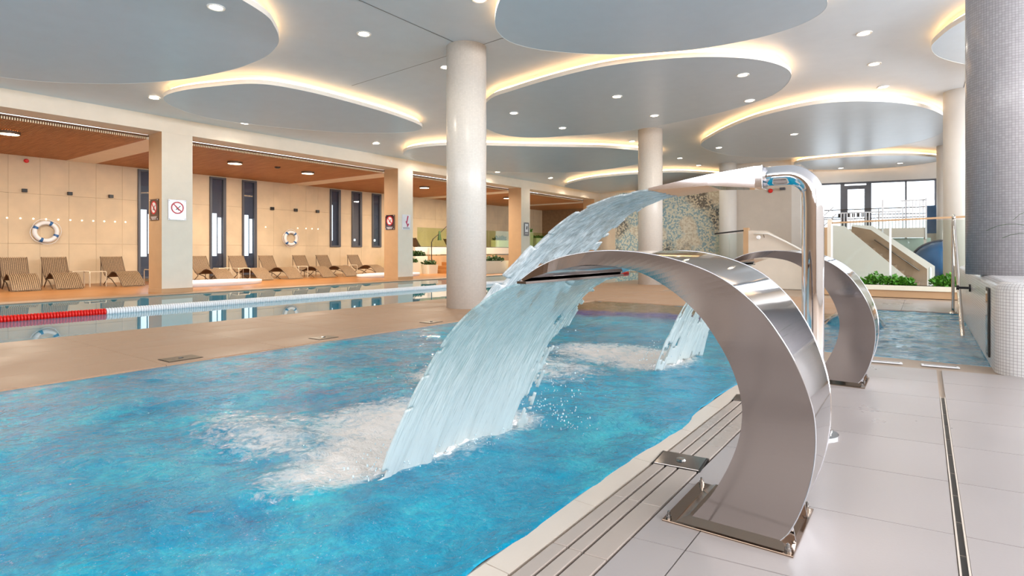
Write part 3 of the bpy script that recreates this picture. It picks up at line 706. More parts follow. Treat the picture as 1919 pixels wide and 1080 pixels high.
for a, c in zip(vs, vs[1:]):
    for k in range(4): b.faces.new((a[k], a[(k+1) % 4], c[(k+1) % 4], c[k]))
b.faces.new(vs[0]); b.faces.new(vs[-1]); obj('flared_spout', b, M['chrome'], t)
b = B(); box(b, -.266, -.258, -.066, .066, 1.42, 1.557, .002); obj('collar_plate', b, M['chrome'], t)

# ================================================================== WATER
def nz(x, y, z=0, o=3): return noise.fractal(Vector((x, y, z)), .9, 2.0, o)
FOAM = [(-2.55, 2.45, .75, .75, .55), (-2.35, 2.2, .4, .95, .62), (-3.1, 1.9, .9, .45, .36), (-3.55, 3.35, .9, .7, .18), (-2.2, 2.3, .22, .9, .7),
        (-3.2, 3.9, .55, .8, .55), (-2.9, 4.3, .9, .8, .40), (-2.15, 5.35, .5, .75, .62), (-2.6, 5.4, .9, .7, .52), (-2.15, 2.9, .3, .3, .5), (-3.6, 4.4, .7, .5, .35)]
def foam_at(x, y):
    s = 0
    for cx, cy, rx, ry, k in FOAM:
        d = ((x-cx)/rx)**2+((y-cy)/ry)**2
        if d < 1: s = max(s, k*(1-d)**.6)
    return s
def water(name, xs, ys, zf, m, lb, foam=False, parent=None):
    nx, nyy = len(xs), len(ys); v = []; fo = []
    for x in xs:
        for y in ys:
            fa = foam_at(x, y) if foam else 0; fo.append(fa); v.append((x, y, zf(x, y, fa)))
    if foam:
        for j, y in enumerate(ys):
            ex = .030+.055*max(-.5, nz(y*1.1, 3, 2, 3))+.006*nz(y*9, 1, 1, 2)
            for kk, (dx, zz) in enumerate(((1, .0005), (.55, .0075), (-.2, .0080))):
                v[(nx-1-kk)*nyy+j] = (MX1+ex*dx, y, zz)
    f = [(i*nyy+j, (i+1)*nyy+j, (i+1)*nyy+j+1, i*nyy+j+1) for i in range(nx-1) for j in range(nyy-1)]
    o = pyobj(name, v, f, m, parent, True)
    if foam:
        a = o.data.attributes.new('foam', 'FLOAT', 'POINT'); a.data.foreach_set('value', fo)
    if lb: tag(o, lb, 'water')
    return o
def lin(a, b_, n): return [a+(b_-a)*i/n for i in range(n+1)]
def zmain(x, y, fa):
    e = min(1, (x-MX0)/.15, (MX1-x)/.12)
    return -.010+(nz(x*1.5, y*1.5, 3)*.020+nz(x*5, y*5, 8, 2)*.008+fa*.05*abs(nz(x*9, y*9, 1)))*max(e, .15)
ysm = []; y = MY0
while y < MY1: ysm.append(y); y += .035 if y < 5.5 else .07
ysm.append(MY1)
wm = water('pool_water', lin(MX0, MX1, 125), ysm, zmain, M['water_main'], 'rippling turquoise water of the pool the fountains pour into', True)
ws = water('pool_water', lin(MX1+.06, SX1, 50), lin(SY0-.01, SY1, 110), lambda x, y, f_: -.016+nz(x*3.2, y*3.2, 5, 3)*.024, M['water_spa'], 'choppy pale blue water of the small pool beside the tiled bench')
wp = water('pool_water', lin(LX0, LX1, 12), lin(LY0, LY1, 30), lambda x, y, f_: -.012, M['water_lap'], 'calm mirror like water of the long lap pool with the lane rope')

def sheet(name, lb, A, Bp, v0, vz, T, fan, m, nS=70, nT=120, amp=.02, ragged=None, dy=0, g=9.8, conv=0, holes=0, seed=0, thick=.01):
    A = Vector(A); Bp = Vector(Bp); v = []; uvs = []; fo = []; keep = []
    for i in range(nS+1):
        s = i/nS; p0 = A.lerp(Bp, s)
        edge = 1+.18*nz(s*5, seed, 2)
        for j in range(nT+1):
            tt = T*j/nT; k = j/nT
            sp = 1+.06*nz(s*6, seed+3, 0)-.14*max(0, (s-.6)/.4)
            x = p0.x-v0*sp*tt; z = p0.z-vz*tt-.5*g*tt*tt; y = p0.y+((s-.5)*2*fan+dy)*tt
            a = amp*(.25+k*1.6)
            nn = nz(s*9+seed, tt*4, seed, 4)*a
            x += nn; z += nz(s*14, tt*7, seed+9, 3)*a*.6; y += nz(s*7, tt*5, seed+5, 3)*a*.9
            v.append((x, y, z)); uvs.append((s*(Bp-A).length*2.2, tt*2.2+seed)); fo.append(k**2.2); keep.append((s, k))
    f = []
    for i in range(nS):
        for j in range(nT):
            s, k = (i+.5)/nS, (j+.5)/nT
            if ragged and ragged(s, k): continue
            f.append((i*(nT+1)+j, (i+1)*(nT+1)+j, (i+1)*(nT+1)+j+1, i*(nT+1)+j+1))
    o = pyobj(name, v, f, m, None, True)
    uv = o.data.uv_layers.new(name='UVMap')
    for p in o.data.polygons:
        for li, vi in zip(p.loop_indices, p.vertices): uv.data[li].uv = uvs[vi]
    a = o.data.attributes.new('foam', 'FLOAT', 'POINT'); a.data.foreach_set('value', fo)
    sm = o.modifiers.new('thickness', 'SOLIDIFY'); sm.thickness = thick
    tag(o, lb, 'water'); return o
r1 = lambda s, k: (s > .93 and nz(k*9, s*30, 4) > .05+(.97-s)*3) or (s > .82 and k > .25 and nz(s*22, k*6, 7) > .34) or (s < .03 and nz(k*12, 2, 1) > .3)
sheet('water_sheet', 'wide clear sheet of water falling from the large near arch fountain', (-1.335, 1.902, .918), (-1.335, 2.822, .918), 1.80, .40, .400, .22, M['jet'], 110, 120, .012, r1, seed=1, dy=-.14)
r2 = lambda s, k: (nz(s*11, k*6, 3) > .42 and k > .55) or (s < .06 and nz(k*10, 5, 5) > .1) or (s > .92 and nz(k*10, 8, 5) > .0)
sheet('water_sheet', 'thick white rushing water thrown out by the tall pipe spout', (-1.395, 3.41, 1.437), (-1.395, 3.92, 1.437), 3.2, .15, .53, .55, M['jet_white'], 90, 140, .045, r2, seed=5)
r3 = lambda s, k: (nz(s*12, k*5, 9) > .40 and k > .3)
sheet('water_sheet', 'narrow sheet of water falling from the farther arch fountain', (-1.335, 4.84, .918), (-1.335, 5.76, .918), 1.45, .4, .395, .1, M['jet'], 60, 90, .018, r3, seed=11)

# churned foam where the sheets land, and flying droplets
def foam_mound(lb, cx, cy, lx, ly, h, ang=0, seed=0):
    n1, n2 = 50, 60; v = []; f = []
    for i in range(n1+1):
        for j in range(n2+1):
            a, c = i/n1*2-1, j/n2*2-1
            d = max(0, 1-a*a)*max(0, 1-c*c)
            hh = d**.7*h*(.55+.9*abs(nz(a*4+seed, c*7, seed, 4)))-.03
            x, y = a*lx*(1+.25*nz(c*4, seed)), c*ly*(1+.2*nz(a*4, seed))
            v.append((x, y, hh))
    for i in range(n1):
        for j in range(n2): f.append((i*(n2+1)+j, (i+1)*(n2+1)+j, (i+1)*(n2+1)+j+1, i*(n2+1)+j+1))
    o = pyobj('foam', v, f, M['foam'], None, True); o.location = (cx, cy, -.01); o.rotation_euler = (0, 0, ang); tag(o, lb, 'foam', None, 'stuff'); return o
foam_mound('white foam churned up where the near water sheet hits the pool', -2.10, 2.33, .11, .62, .075, .0, 1)
foam_mound('white splash foam where the pipe spout water lands', -3.05, 3.72, .26, .48, .16, 0, 4)
foam_mound('low white foam where the farther arch water lands', -1.95, 5.30, .12, .55, .06, 0, 8)
def spray(lb, cx, cy, rx, ry, hz, n, seed):
    rnd = random.Random(seed); b = B()
    for k in range(n):
        r = rnd.uniform(.0014, .0042)*(1 if rnd.random() < .9 else 1.6); h = abs(rnd.gauss(0, 1))*hz
        m_ = Matrix.Translation((cx+rnd.gauss(0, rx), cy+rnd.gauss(0, ry), .01+h)) @ Matrix.Diagonal((1, 1, rnd.uniform(1, 1.9), 1))
        bmesh.ops.create_icosphere(b, subdivisions=1, radius=r, matrix=m_)
    o = obj('spray', b, M['drop'], None, True); tag(o, lb, 'spray', None, 'stuff')
spray('fine droplets flying off the foot of the near water sheet', -2.12, 2.35, .09, .36, .03, 500, 1)
spray('droplets thrown up around the landing of the pipe spout water', -2.95, 3.75, .2, .35, .12, 500, 2)
spray('droplets around the foot of the farther water sheet', -2.08, 5.35, .12, .25, .06, 200, 3)
spray('loose drops along the ragged far edge of the near water sheet', -1.75, 2.86, .12, .04, .22, 160, 5)

# ================================================================== LANE ROPE
t = thing('lane_rope', 'lane rope of red then white float discs stretched along the lap pool', 'lane rope', (-11.15, 0, 0))
b = B(); tube(b, [(0, -1, .03), (.12, 24.6, .03)], .006, 6); obj('cable', b, M['plastic'], t)
mes = []
for m in (M['red'], M['plastic']):
    b = B(); lathe(b, [(.02, -.017), (.055, -.016), (.064, -.006), (.064, .006), (.055, .016), (.02, .017)], 0, 0, 14, 'y'); bmesh.ops.recalc_face_normals(b, faces=b.faces)
    me = bpy.data.meshes.new('float_disc'); b.to_mesh(me); b.free(); me.materials.append(m)
    for p in me.polygons: p.use_smooth = True
    mes.append(me)
y = 2.2; cnt = 0; rest = B()
while y < 24.4:
    red = y < 3.80 or y > 22.4; x = .12*(y+1)/25.6
    if cnt < 300:
        o = bpy.data.objects.new('float_disc', mes[0 if red else 1]); COL.objects.link(o); o.parent = t; o.location = (x, y, .022); cnt += 1
    else:
        lathe(rest, [(.02, y-.022), (.06, y-.016), (.06, y+.016), (.02, y+.022)], x, 0, 8, 'y', .022)
        rest.faces.ensure_lookup_table()
        if red:
            for f_ in rest.faces[-(3*8+2):]: f_.material_index = 1
    y += .040
stuff(obj('far_float_discs', rest, [M['plastic'], M['red']], t, True))

# ================================================================== LOUNGERS
prof = cat([(0, .87), (.06, .80), (.20, .58), (.38, .36), (.58, .27), (.80, .30), (1.05, .41), (1.25, .44), (1.5, .40), (1.75, .26), (1.95, .10), (2.02, .04)], 3)
def lounger(lb, y, rz):
    t = thing('sun_lounger', lb, 'sun lounger', (-20.62, y, 0), rz, 'woven sun loungers along the lounge wall')
    b = B(); ns = 14
    for k in range(ns):
        y0 = -.27+.54*k/(ns-1); a = None; hw = .012
        for (x, z) in prof:
            r = [b.verts.new(c) for c in ((x, y0-hw, z), (x, y0+hw, z), (x, y0+hw, z-.02), (x, y0-hw, z-.02))]
            if a:
                for i in range(4): b.faces.new((a[i], a[(i+1) % 4], r[(i+1) % 4], r[i]))
            a = r
    stuff(obj('woven_strands', b, M['lounge'], t))
    b = B(); a = None
    for (x, z) in prof[::2]:
        r = [b.verts.new((x, -.27, z-.022)), b.verts.new((x, .27, z-.022))]
        if a: b.faces.new((a[0], a[1], r[1], r[0]))
        a = r
    obj('underlay', b, M['lounge_dark'], t)
    for s in (-1, 1):
        b = B(); tube(b, [(x, s*.285, z-.01) for x, z in prof[::2]], .014, 6); obj('side_rail', b, M['lounge_dark'], t)
        b = B(); tube(b, [(.42, s*.27, .34), (.62, s*.27, .2), (.30, s*.27, .01)], .014, 6); tube(b, [(.60, s*.27, .26), (1.0, s*.27, .2), (1.45, s*.27, .01)], .014, 6); obj('leg', b, M['lounge_dark'], t)
        b = B(); tube(b, [(.02, s*.27, .84), (.03, s*.27, .4), (.0, s*.27, .01)], .014, 6); obj('back_leg', b, M['lounge_dark'], t)
    return t
LO = [(4.79, -.10, 'sun lounger nearest the left edge whose whole length shows'), (5.70, -.10, 'sun lounger second from left, directly under the left life ring side'), (7.15, -.06, 'sun lounger just left of the nearest square pillar'),
 (9.77, -.0, 'sun lounger just right of the nearest square pillar'), (11.14, 0, 'sun lounger in front of the second tall window'), (12.31, 0, 'sun lounger standing between tall window and second life ring'),
 (13.75, 0, 'sun lounger directly below the second life ring'), (14.84, 0, 'sun lounger left of the three short windows'), (16.45, 0, 'last sun lounger beside the second square pillar'), (3.75, -.10, 'sun lounger cut off by the left edge of the picture')]
for y, rz, lb in LO: lounger(lb, y, rz)

# side tables: bent cream tube legs with a top
def side_table(x, y, lb, m=None):
    t = thing('side_table', lb, 'side table', (x, y, 0), 0, 'small tube side tables between loungers'); m = m or M['cream_tube']
    for s in (-.2, .2):
        b = B(); tube(b, [(-.22, s, 0), (-.22, s, .40), (-.19, s, .44), (.19, s, .44), (.22, s, .40), (.22, s, 0)], .014, 8); obj('tube_leg', b, m, t)
    b = B(); box(b, -.2, .2, -.2, .2, .43, .445, .003); obj('top', b, m, t)
for x, y, lb in [(-19.6, 6.40, 'cream tube side table left of the third lounger'), (-20.4, 6.24, 'dim side table by the wall behind the second lounger'), (-20.3, 8.25, 'side table at the wall just left of the nearest pillar'),
                 (-19.95, 10.29, 'cream side table in front of the first tall window'), (-19.3, 10.62, 'cream side table left of the lounger at the second tall window'), (-19.7, 13.2, 'cream side table below the second life ring'), (-19.7, 15.6, 'cream side table left of the last lounger')]:
    side_table(x, y, lb)

# ================================================================== WALL FITTINGS (lounge)
def ring(lb, y, z, R, rot, tilt):
    t = thing('life_ring', lb, 'life ring', (-21.405, y, z), 0); t.rotation_euler = (rot, 0, tilt)
    def tor(bm, a0, a1, r, n=40, mm=10):
        rings = []; closed = abs(a1-a0-2*PI) < 1e-6; cnt = n if closed else n+1
        for i in range(cnt):
            a = a0+(a1-a0)*i/n; rings.append([bm.verts.new((r*math.sin(2*PI*j/mm), (R+r*math.cos(2*PI*j/mm))*math.cos(a), (R+r*math.cos(2*PI*j/mm))*math.sin(a))) for j in range(mm)])
        for i in range(n):
            p, q2 = rings[i], rings[(i+1) % len(rings)]
            for j in range(mm): bm.faces.new((p[j], p[(j+1) % mm], q2[(j+1) % mm], q2[j]))
    b = B(); tor(b, 0, 2*PI, .062); obj('ring', b, M['plastic'], t, True)
    for k in range(4):
        b = B(); tor(b, PI/4+k*PI/2-.13, PI/4+k*PI/2+.13, .068, 6); obj('blue_band', b, M['blueband'], t, True)
        b = B(); a0 = PI/4+k*PI/2; tube(b, [(0, (R+.085+.03*math.sin(PI*u/6))*math.cos(a0+PI/2*u/6), (R+.085+.03*math.sin(PI*u/6))*math.sin(a0+PI/2*u/6)) for u in range(7)], .008, 6); obj('grab_rope', b, M['plastic'], t)
    return t
ring('white life ring with blue bands on the wall above the left loungers', 5.73, 1.62, .27, .35, 0)
ring('white life ring with dark blue bands on the wall between tall and short windows', 13.92, 1.57, .26, .0, 0)
for y, lb in [(5.236, 'left'), (6.337, 'middle'), (7.44, 'right')]:
    t = thing('wall_lamp', 'small dark cube wall lamp above the left life ring, %s of three' % lb, 'wall lamp', (-21.5, y, 2.82), 0, 'small dark cube wall lamps')
    b = B(); box(b, 0, .09, -.06, .06, -.05, .05, .004); obj('housing', b, M['black'], t)
for y, lb in [(13.11, 'left'), (14.18, 'middle'), (15.25, 'right')]:
    t = thing('wall_lamp', 'small dark cube wall lamp above the second life ring, %s of three' % lb, 'wall lamp', (-21.5, y, 2.76), 0, 'small dark cube wall lamps')
    b = B(); box(b, 0, .09, -.07, .07, -.06, .06, .004); obj('housing', b, M['black'], t)
def dots(ys_, z, lb):
    ordn = ['first', 'second', 'third', 'fourth', 'fifth', 'sixth', 'seventh', 'eighth', 'ninth', 'tenth', 'eleventh']
    for i, y in enumerate(ys_):
        b = B(); lathe(b, [(.02, 0), (.02, .008), (.0005, .012)], 0, 0, 12, 'x'); o = obj('light_point', b, M['dot']); o.location = (-21.497, y, z)
        tag(o, lb+', '+ordn[i]+' from left', 'light', lb)
dots([4.85+.302*i for i in range(11)], 2.0, 'tiny glowing light point in the row across the left bay wall')
dots([12.85, 14.3, 14.7, 15.0, 15.3], 2.0, 'tiny glowing light point in the row above the second life ring')
t = thing('fire_alarm', 'small red fire alarm on the lounge wall at far left under the wood ceiling', 'alarm', (-21.48, 5.28, 3.70))
b = B(); lathe(b, [(.06, 0), (.06, .04), (.04, .07), (.0005, .07)], 0, 0, 16, 'x'); obj('body', b, M['red'], t)
for (x, y, r, lb) in [(-17.35, 3.95, .19, 'round flush warm lamp in the wood ceiling cut by the left edge'), (-17.5, 9.43, .20, 'round warm lamp in the wood ceiling right of the nearest pillar'), (-17.65, 12.14, .20, 'round warm lamp in the wood ceiling, second in its bay'), (-17.6, 17.9, .2, 'round warm lamp half hidden behind the near round column'), (-17.6, 20.6, .2, 'round warm lamp directly behind the near round column'), (-17.6, 24.0, .2, 'round warm lamp of the farthest bay, behind the third pillar')]:  # last two lamps are unseen, added to brighten the far bays
    t = thing('ceiling_lamp', lb, 'ceiling lamp', (x, y, 3.838), 0, 'round warm lamps in the wood ceiling')
    b = B(); lathe(b, [(r, 0), (r+.02, 0), (r+.02, -.07), (r, -.07)], 0, 0, 32, cap=False); obj('rim', b, M['lounge_dark'], t)
    b = B(); lathe(b, [(.0005, -.066), (r, -.066), (r, -.05)], 0, 0, 32); obj('diffuser', b, M['lamp'], t)
    l = bpy.data.lights.new('lamp_light', 'AREA'); l.shape = 'DISK'; l.size = .36; l.energy = 115; l.color = (1, .86, .68)
    lo = bpy.data.objects.new('lamp_light', l); lo.location = (0, 0, -.085); lo.parent = t; COL.objects.link(lo)
t = thing('ceiling_sensor', 'small dark ceiling sensor between the two round lamps', 'sensor', (-17.45, 10.85, 3.84))
b = B(); lathe(b, [(.09, 0), (.09, -.03), (.05, -.05), (.0005, -.05)], 0, 0, 20); obj('body', b, M['black'], t)

# signs on the pillars; flat print on thin plates
M['signdark'] = plain('sign_dark_brown', rgb(58, 22, 22), .12, coat=.5)
M['signgrey'] = plain('sign_silver_grey', rgb(120, 116, 122), .10, coat=.6)
M['signwhite'] = plain('sign_white', rgb(232, 230, 236), .12, coat=.6)
M['signpink'] = plain('sign_pink_red', rgb(186, 60, 96), .3)
M['signblue'] = plain('sign_pale_blue', rgb(190, 214, 236), .2)
def sign(lb, loc, rz, w, h, bgm, kind):
    t = thing('notice_sign', lb, 'sign', loc, rz)      # local: x across, z up, faces -y
    b = B(); box(b, -w/2, w/2, -.012, 0, -h/2, h/2, .002); pl = obj('plate', b, bgm, t)
    for sx in (-1, 1):
        for sz in (-1, 1):
            b = B(); lathe(b, [(.011, 0), (.011, -.008), (.0005, -.012)], sx*(w/2-.025), -.012, 10, 'y', sz*(h/2-.025)); obj('screw', b, M['plastic'], t)
    def flat(nm, pts, m, d):
        b = B(); b.faces.new([b.verts.new((x, -.012-d, z)) for x, z in pts]); obj(nm, b, m, pl)
    def ann(nm, r0, r1, cz, m, d, cx=0):
        b = B(); n = 28; A_ = [b.verts.new((cx+r0*math.cos(2*PI*k/n), -.012-d, cz+r0*math.sin(2*PI*k/n))) for k in range(n)]; C_ = [b.verts.new((cx+r1*math.cos(2*PI*k/n), -.012-d, cz+r1*math.sin(2*PI*k/n))) for k in range(n)]
        for k in range(n): b.faces.new((A_[k], A_[(k+1) % n], C_[(k+1) % n], C_[k]))
        obj(nm, b, m, pl)
    def bar(nm, cx, cz, L, th, a, m, d):
        c, s = math.cos(a), math.sin(a); flat(nm, [(cx+c*u*L/2-s*v_*th/2, cz+s*u*L/2+c*v_*th/2) for u, v_ in ((-1, -1), (1, -1), (1, 1), (-1, 1))], m, d)
    if kind == 'ban':
        r = min(w, h)*.36; cz = h*.10
        ann('white_disc', .001, r, cz, M['signwhite'], .001); ann('red_circle', r*.78, r, cz, M['redsign'], .002)
        bar('figure', -r*.1, cz, r*1.1, r*.16, -.9, M['black'], .002); bar('figure', r*.12, cz+.0, r*1.0, r*.14, .75, M['black'], .0025)
        bar('red_slash', 0, cz, r*1.7, r*.2, PI/4*3, M['redsign'], .003)
        for k in range(3): bar('text_line', 0, -h*.34-.028*k, w*(.7-.1*k), .011, 0, M['signwhite'], .001)
    if kind == 'poster':
        bar('pink_figure', w*.12, h*.18, h*.5, w*.14, 1.3, M['signpink'], .001); bar('pink_figure', w*.05, -h*.08, h*.3, w*.12, 2.1, M['signpink'], .0015); bar('pink_figure', w*.2, -h*.2, h*.25, w*.12, 1.0, M['signpink'], .002)
        for k in range(3): bar('text_line', 0, -h*.36-.02*k, w*.8, .01, 0, M['signgrey'], .001)
    if kind == 'frame':
        flat('paper', [(-w*.3, -h*.22), (w*.3, -h*.22), (w*.3, h*.4), (-w*.3, h*.4)], M['signwhite'], .001); bar('figure', w*.05, h*.1, h*.25, w*.2, 1.4, M['black'], .002)
        for k in range(2): bar('text_line', 0, -h*.32-.03*k, w*.6, .012, 0, M['signwhite'], .001)
R90 = PI/2
sign('dark red prohibition sign on the shaded side of the nearest pillar', (-15.38, 6.258, 2.06), 0, .46, .52, M['signdark'], 'ban')
sign('wide silver prohibition sign with red circle on the nearest pillar', (-14.995, 6.62, 2.06), R90, .42, .50, M['signgrey'], 'ban')
sign('dark red prohibition sign on the shaded side of the second pillar', (-15.4, 13.935, 2.06), 0, .46, .52, M['signdark'], 'ban')
sign('white poster with pink figure on the second pillar', (-14.995, 14.33, 2.07), R90, .40, .54, M['signwhite'], 'poster')
sign('small dark framed notice on the third pillar', (-14.995, 21.94, 2.05), R90, .42, .62, M['signgrey'], 'frame')

# ================================================================== FOOT BATHS
for x, y, r, lb in [(-17.66, 8.72, 1.6, 'low oval white bath rim behind the nearest square pillar'), (-17.60, 15.9, 1.5, 'low oval white bath rim behind the second square pillar')]:
    t = thing('round_bath', lb, 'bath', (x, y, 0), 0, 'low white bath rims in the lounge'); t.scale = (.55, 1, 1)
    b = B(); lathe(b, [(r-.28, .04), (r-.26, .13), (r, .13), (r+.03, .10), (r, 0)], 0, 0, 56); obj('rim', b, M['plastic'], t, True)
    b = B(); lathe(b, [(.001, .05), (r-.27, .05)], 0, 0, 56); obj('inner_step', b, M['tan'], t)

# ================================================================== FAR LEFT BAYS: ledge, stairs, planters
b = B(); box(b, -21.49, -19.6, 19.3, 33.3, 0, .80)
lg = tag(obj('raised_terrace', b, M['tan']), 'cream parapet and raised terrace floor beyond the lounge, carrying glass panels', 'terrace')
b = B(); box(b, -19.72, -19.56, 19.28, 33.3, .86, 1.22, .01); obj('parapet', b, M['cream'], lg)
for y0, y1, lb in [(19.5, 22.2, 'greenish glass balustrade panel left of the near column'), (22.25, 25.0, 'greenish glass balustrade panel behind the near column'), (25.05, 28.0, 'glass balustrade panel between third pillar and near column'), (28.05, 33.2, 'glass balustrade panel in the farthest bay')]:
    t = thing('glass_balustrade', lb, 'balustrade', (-19.64, (y0+y1)/2, 1.22), 0, 'glass panels on the terrace parapet')
    b = B(); box(b, -.008, .008, -(y1-y0)/2, (y1-y0)/2, 0.001, .95); obj('pane', b, M['glass_green'], t)
    b = B(); box(b, -.015, .015, -(y1-y0)/2, (y1-y0)/2, 0, .03); obj('clamp_rail', b, M['steel_dark'], t)
t = thing('staircase', 'short tan staircase with stepped side rising behind the near round column', 'stairs', (-18.0, 19.35, 0))
for k in range(6):
    b = B(); box(b, -.6, .5, .36*k, 2.2, .17*k, .17*(k+1)-.002, .003); obj('step', b, M['orange'], t)
b = B(); prism(b, [(-.1, 0), (2.2, 0), (2.2, 1.12), (2.0, 1.12)], lambda a, c, s: (.505+(.05 if s else 0), a, c)); obj('stringer', b, M['tan'], t)
# brown stone clad end wall of the farthest bay
b = B(); box(b, -21.5, -15.72, 33.4, 33.55, 0, 4.5); tag(obj('stone_panel_wall', b, plain('brown_stone', rgb(150, 120, 90), .7, var=.15, scale=5)), 'dark brown stone clad wall closing the farthest lounge bay', 'wall panel')
# parasol beside the terrace
t = thing('parasol', 'closed dark cantilever parasol with diagonal arm between planters and staircase', 'parasol', (-18.95, 19.75, 0))
b = B(); tube(b, [(0, 0, 0), (0, 0, 1.45), (.0, .12, 1.62)], .022, 8); obj('pole', b, M['black'], t)
b = B(); tube(b, [(0, .1, 1.60), (0, .5, 1.85), (0, 1.5, 2.55)], .018, 8); obj('arm', b, M['black'], t)
b = B(); lathe(b, [(.001, 2.02), (.04, 1.98), (.07, 1.8), (.10, 1.55), (.001, 1.56)], 0, .55, 10); obj('folded_canopy', b, M['leafdark'], t)
b = B(); cyl(b, 0, 0, 0, .06, .2, 20); obj('foot', b, M['black'], t)
def terrace_lounger(y, lb):
    t = thing('sun_lounger', lb, 'sun lounger', (-20.4, y, .8), math.radians(82), 'sun loungers on the raised terrace')
    for s in (-1, 1):
        b = B(); tube(b, [(x, s*.28, z+.01) for x, z in prof[::2]], .018, 6); obj('side_rail', b, M['lounge_dark'], t)
        b = B(); tube(b, [(.5, s*.28, .3), (.3, s*.28, 0)], .014, 6); tube(b, [(1.2, s*.28, .42), (1.3, s*.28, 0)], .014, 6); obj('leg', b, M['lounge_dark'], t)
    b = B(); a = None
    for (x, z) in prof[::2]:
        r = [b.verts.new((x, -.27, z)), b.verts.new((x, .27, z)), b.verts.new((x, .27, z-.02)), b.verts.new((x, -.27, z-.02))]
        if a:
            for i in range(4): b.faces.new((a[i], a[(i+1) % 4], r[(i+1) % 4], r[i]))
        a = r
    obj('sling', b, M['lounge_dark'], t)
terrace_lounger(19.9, 'dark lounger seen through the green glass, left one'); terrace_lounger(22.4, 'dark lounger seen through the green glass beside the near column')

def leaves(bm, rx, ry, h, n, size, seed, z0=0):
    rnd = random.Random(seed)
    for k in range(n):
        a = rnd.uniform(0, 2*PI); r = rnd.random()**.5; x, y = rx*r*math.cos(a), ry*r*math.sin(a); z = z0+h*rnd.random()*(1-.5*r)
        d = Vector((rnd.uniform(-1, 1), rnd.uniform(-1, 1), rnd.uniform(.0, 1))).normalized(); u = d.cross(Vector((rnd.uniform(-1, 1), rnd.uniform(-1, 1), rnd.uniform(-1, 1)))).normalized()
        s = size*rnd.uniform(.6, 1.3); c = Vector((x, y, z)); w = d.cross(u)*s*.1
        p = [bm.verts.new(c), bm.verts.new(c+d*s*.5+u*s*.32+w), bm.verts.new(c+d*s), bm.verts.new(c+d*s*.5-u*s*.32+w)]
        bm.faces.new(p)
def planter(lb, x, y, z, wx, wy, h, m, lm, hl, n, seed, rz=0, group='white planters of the far bays'):
    t = thing('planter', lb, 'planter', (x, y, z), rz, group)
    b = B(); lo = rrect(-wx/2+.03, wx/2-.03, -wy/2+.03, wy/2-.03, .08, 4); hi = rrect(-wx/2, wx/2, -wy/2, wy/2, .10, 4)
    n1 = len(lo); A_ = [b.verts.new((p[0], p[1], 0)) for p in lo]; C_ = [b.verts.new((p[0], p[1], h)) for p in hi]
    D_ = [b.verts.new((p[0]*.92, p[1]*.92, h)) for p in hi]; E_ = [b.verts.new((p[0]*.92, p[1]*.92, h-.06)) for p in hi]
    for P_, Q_ in ((A_, C_), (C_, D_), (D_, E_)):
        for k in range(n1): b.faces.new((P_[k], P_[(k+1) % n1], Q_[(k+1) % n1], Q_[k]))
    b.faces.new(A_[::-1]); obj('box', b, m, t)
    b = B(); b.faces.new([b.verts.new((p[0]*.92, p[1]*.92, h-.05)) for p in hi]); obj('soil', b, M['soil'], t)
    b = B(); leaves(b, wx*.45, wy*.45, hl, n, .14, seed, h-.04); stuff(obj('foliage', b, lm, t)); return t
planter('low white planter right of the second pillar, front one', -18.55, 17.85, 0, .7, .9, .52, M['planter'], M['leafdark'], .22, 160, 1)
planter('taller white planter right of the second pillar, at the back', -19.0, 18.9, 0, .6, .8, .80, M['planter'], M['leafdark'], .3, 200, 2)
planter('small white planter beside the staircase foot', -18.2, 18.85, 0, .5, .7, .42, M['planter'], M['leafdark'], .25, 140, 3)
planter('long white planter at the foot of the third pillar', -16.2, 20.9, 0, .6, 1.9, .58, M['planter'], M['leafdark'], .22, 260, 4)
planter('white planter on top of the terrace ledge left of the third pillar', -20.05, 26.6, .8, .6, 1.1, .85, M['planter'], M['leafdark'], .32, 200, 5)
planter('small upper white planter behind the long planter', -16.9, 20.7, .0, .5, .8, .92, M['planter'], M['leafdark'], .35, 200, 8)
planter('pale green lit planter right of the third pillar', -20.1, 30.7, .8, .7, 1.2, 1.05, M['planter'], M['leaf'], .2, 160, 6)
planter('tall pale planter just right of the third pillar', -20.15, 29.6, .8, .6, .6, 1.4, M['planter'], M['leaf'], .3, 160, 7)

# ================================================================== FAR CENTRE: end wall, mural, beige wall
b = B(); box(b, -15.7, -12.9, 29.45, 29.6, 0, 4.84); struct(obj('wall_end', b, M['cream']))
b = B(); box(b, -15.7, -4.6, 30.6, 30.8, 0, 4.84); struct(obj('wall_rear', b, M['cream']))
b = B(); box(b, -12.9, -7.35, 27.0, 27.12, 0, 4.0); tag(obj('mosaic_mural', b, M['mural']), 'wall of mixed pebble mosaic in cream, blue grey and black', 'mosaic wall')
b = B(); box(b, -7.3, -4.45, 26.0, 26.25, 0, 4.83); tag(obj('partition_wall', b, M['beige']), 'plain beige partition wall left of the far windows', 'wall')
b = B(); box(b, -4.45, -4.1, 26.0, 30.0, 0, 4.83); tag(obj('partition_wall', b, M['white']), 'white end face of the partition beside the far windows', 'wall')
t = thing('fire_alarm', 'red round alarm on the beige partition wall under the spout', 'alarm', (-5.25, 25.98, 3.58))
b = B(); lathe(b, [(.09, 0), (.09, -.05), (.05, -.08), (.0005, -.08)], 0, 0, 16, 'y'); obj('body', b, M['red'], t)
t = thing('wall_camera', 'small grey camera on the beige partition wall right of the red alarm', 'camera', (-4.75, 25.98, 3.62))
b = B(); box(b, -.1, .1, -.3, -.1, -.05, .05, .01); obj('body', b, M['steel_dark'], t)
b = B(); tube(b, [(0, 0, .02), (0, -.15, .02)], .02, 8); obj('bracket', b, M['steel_dark'], t)
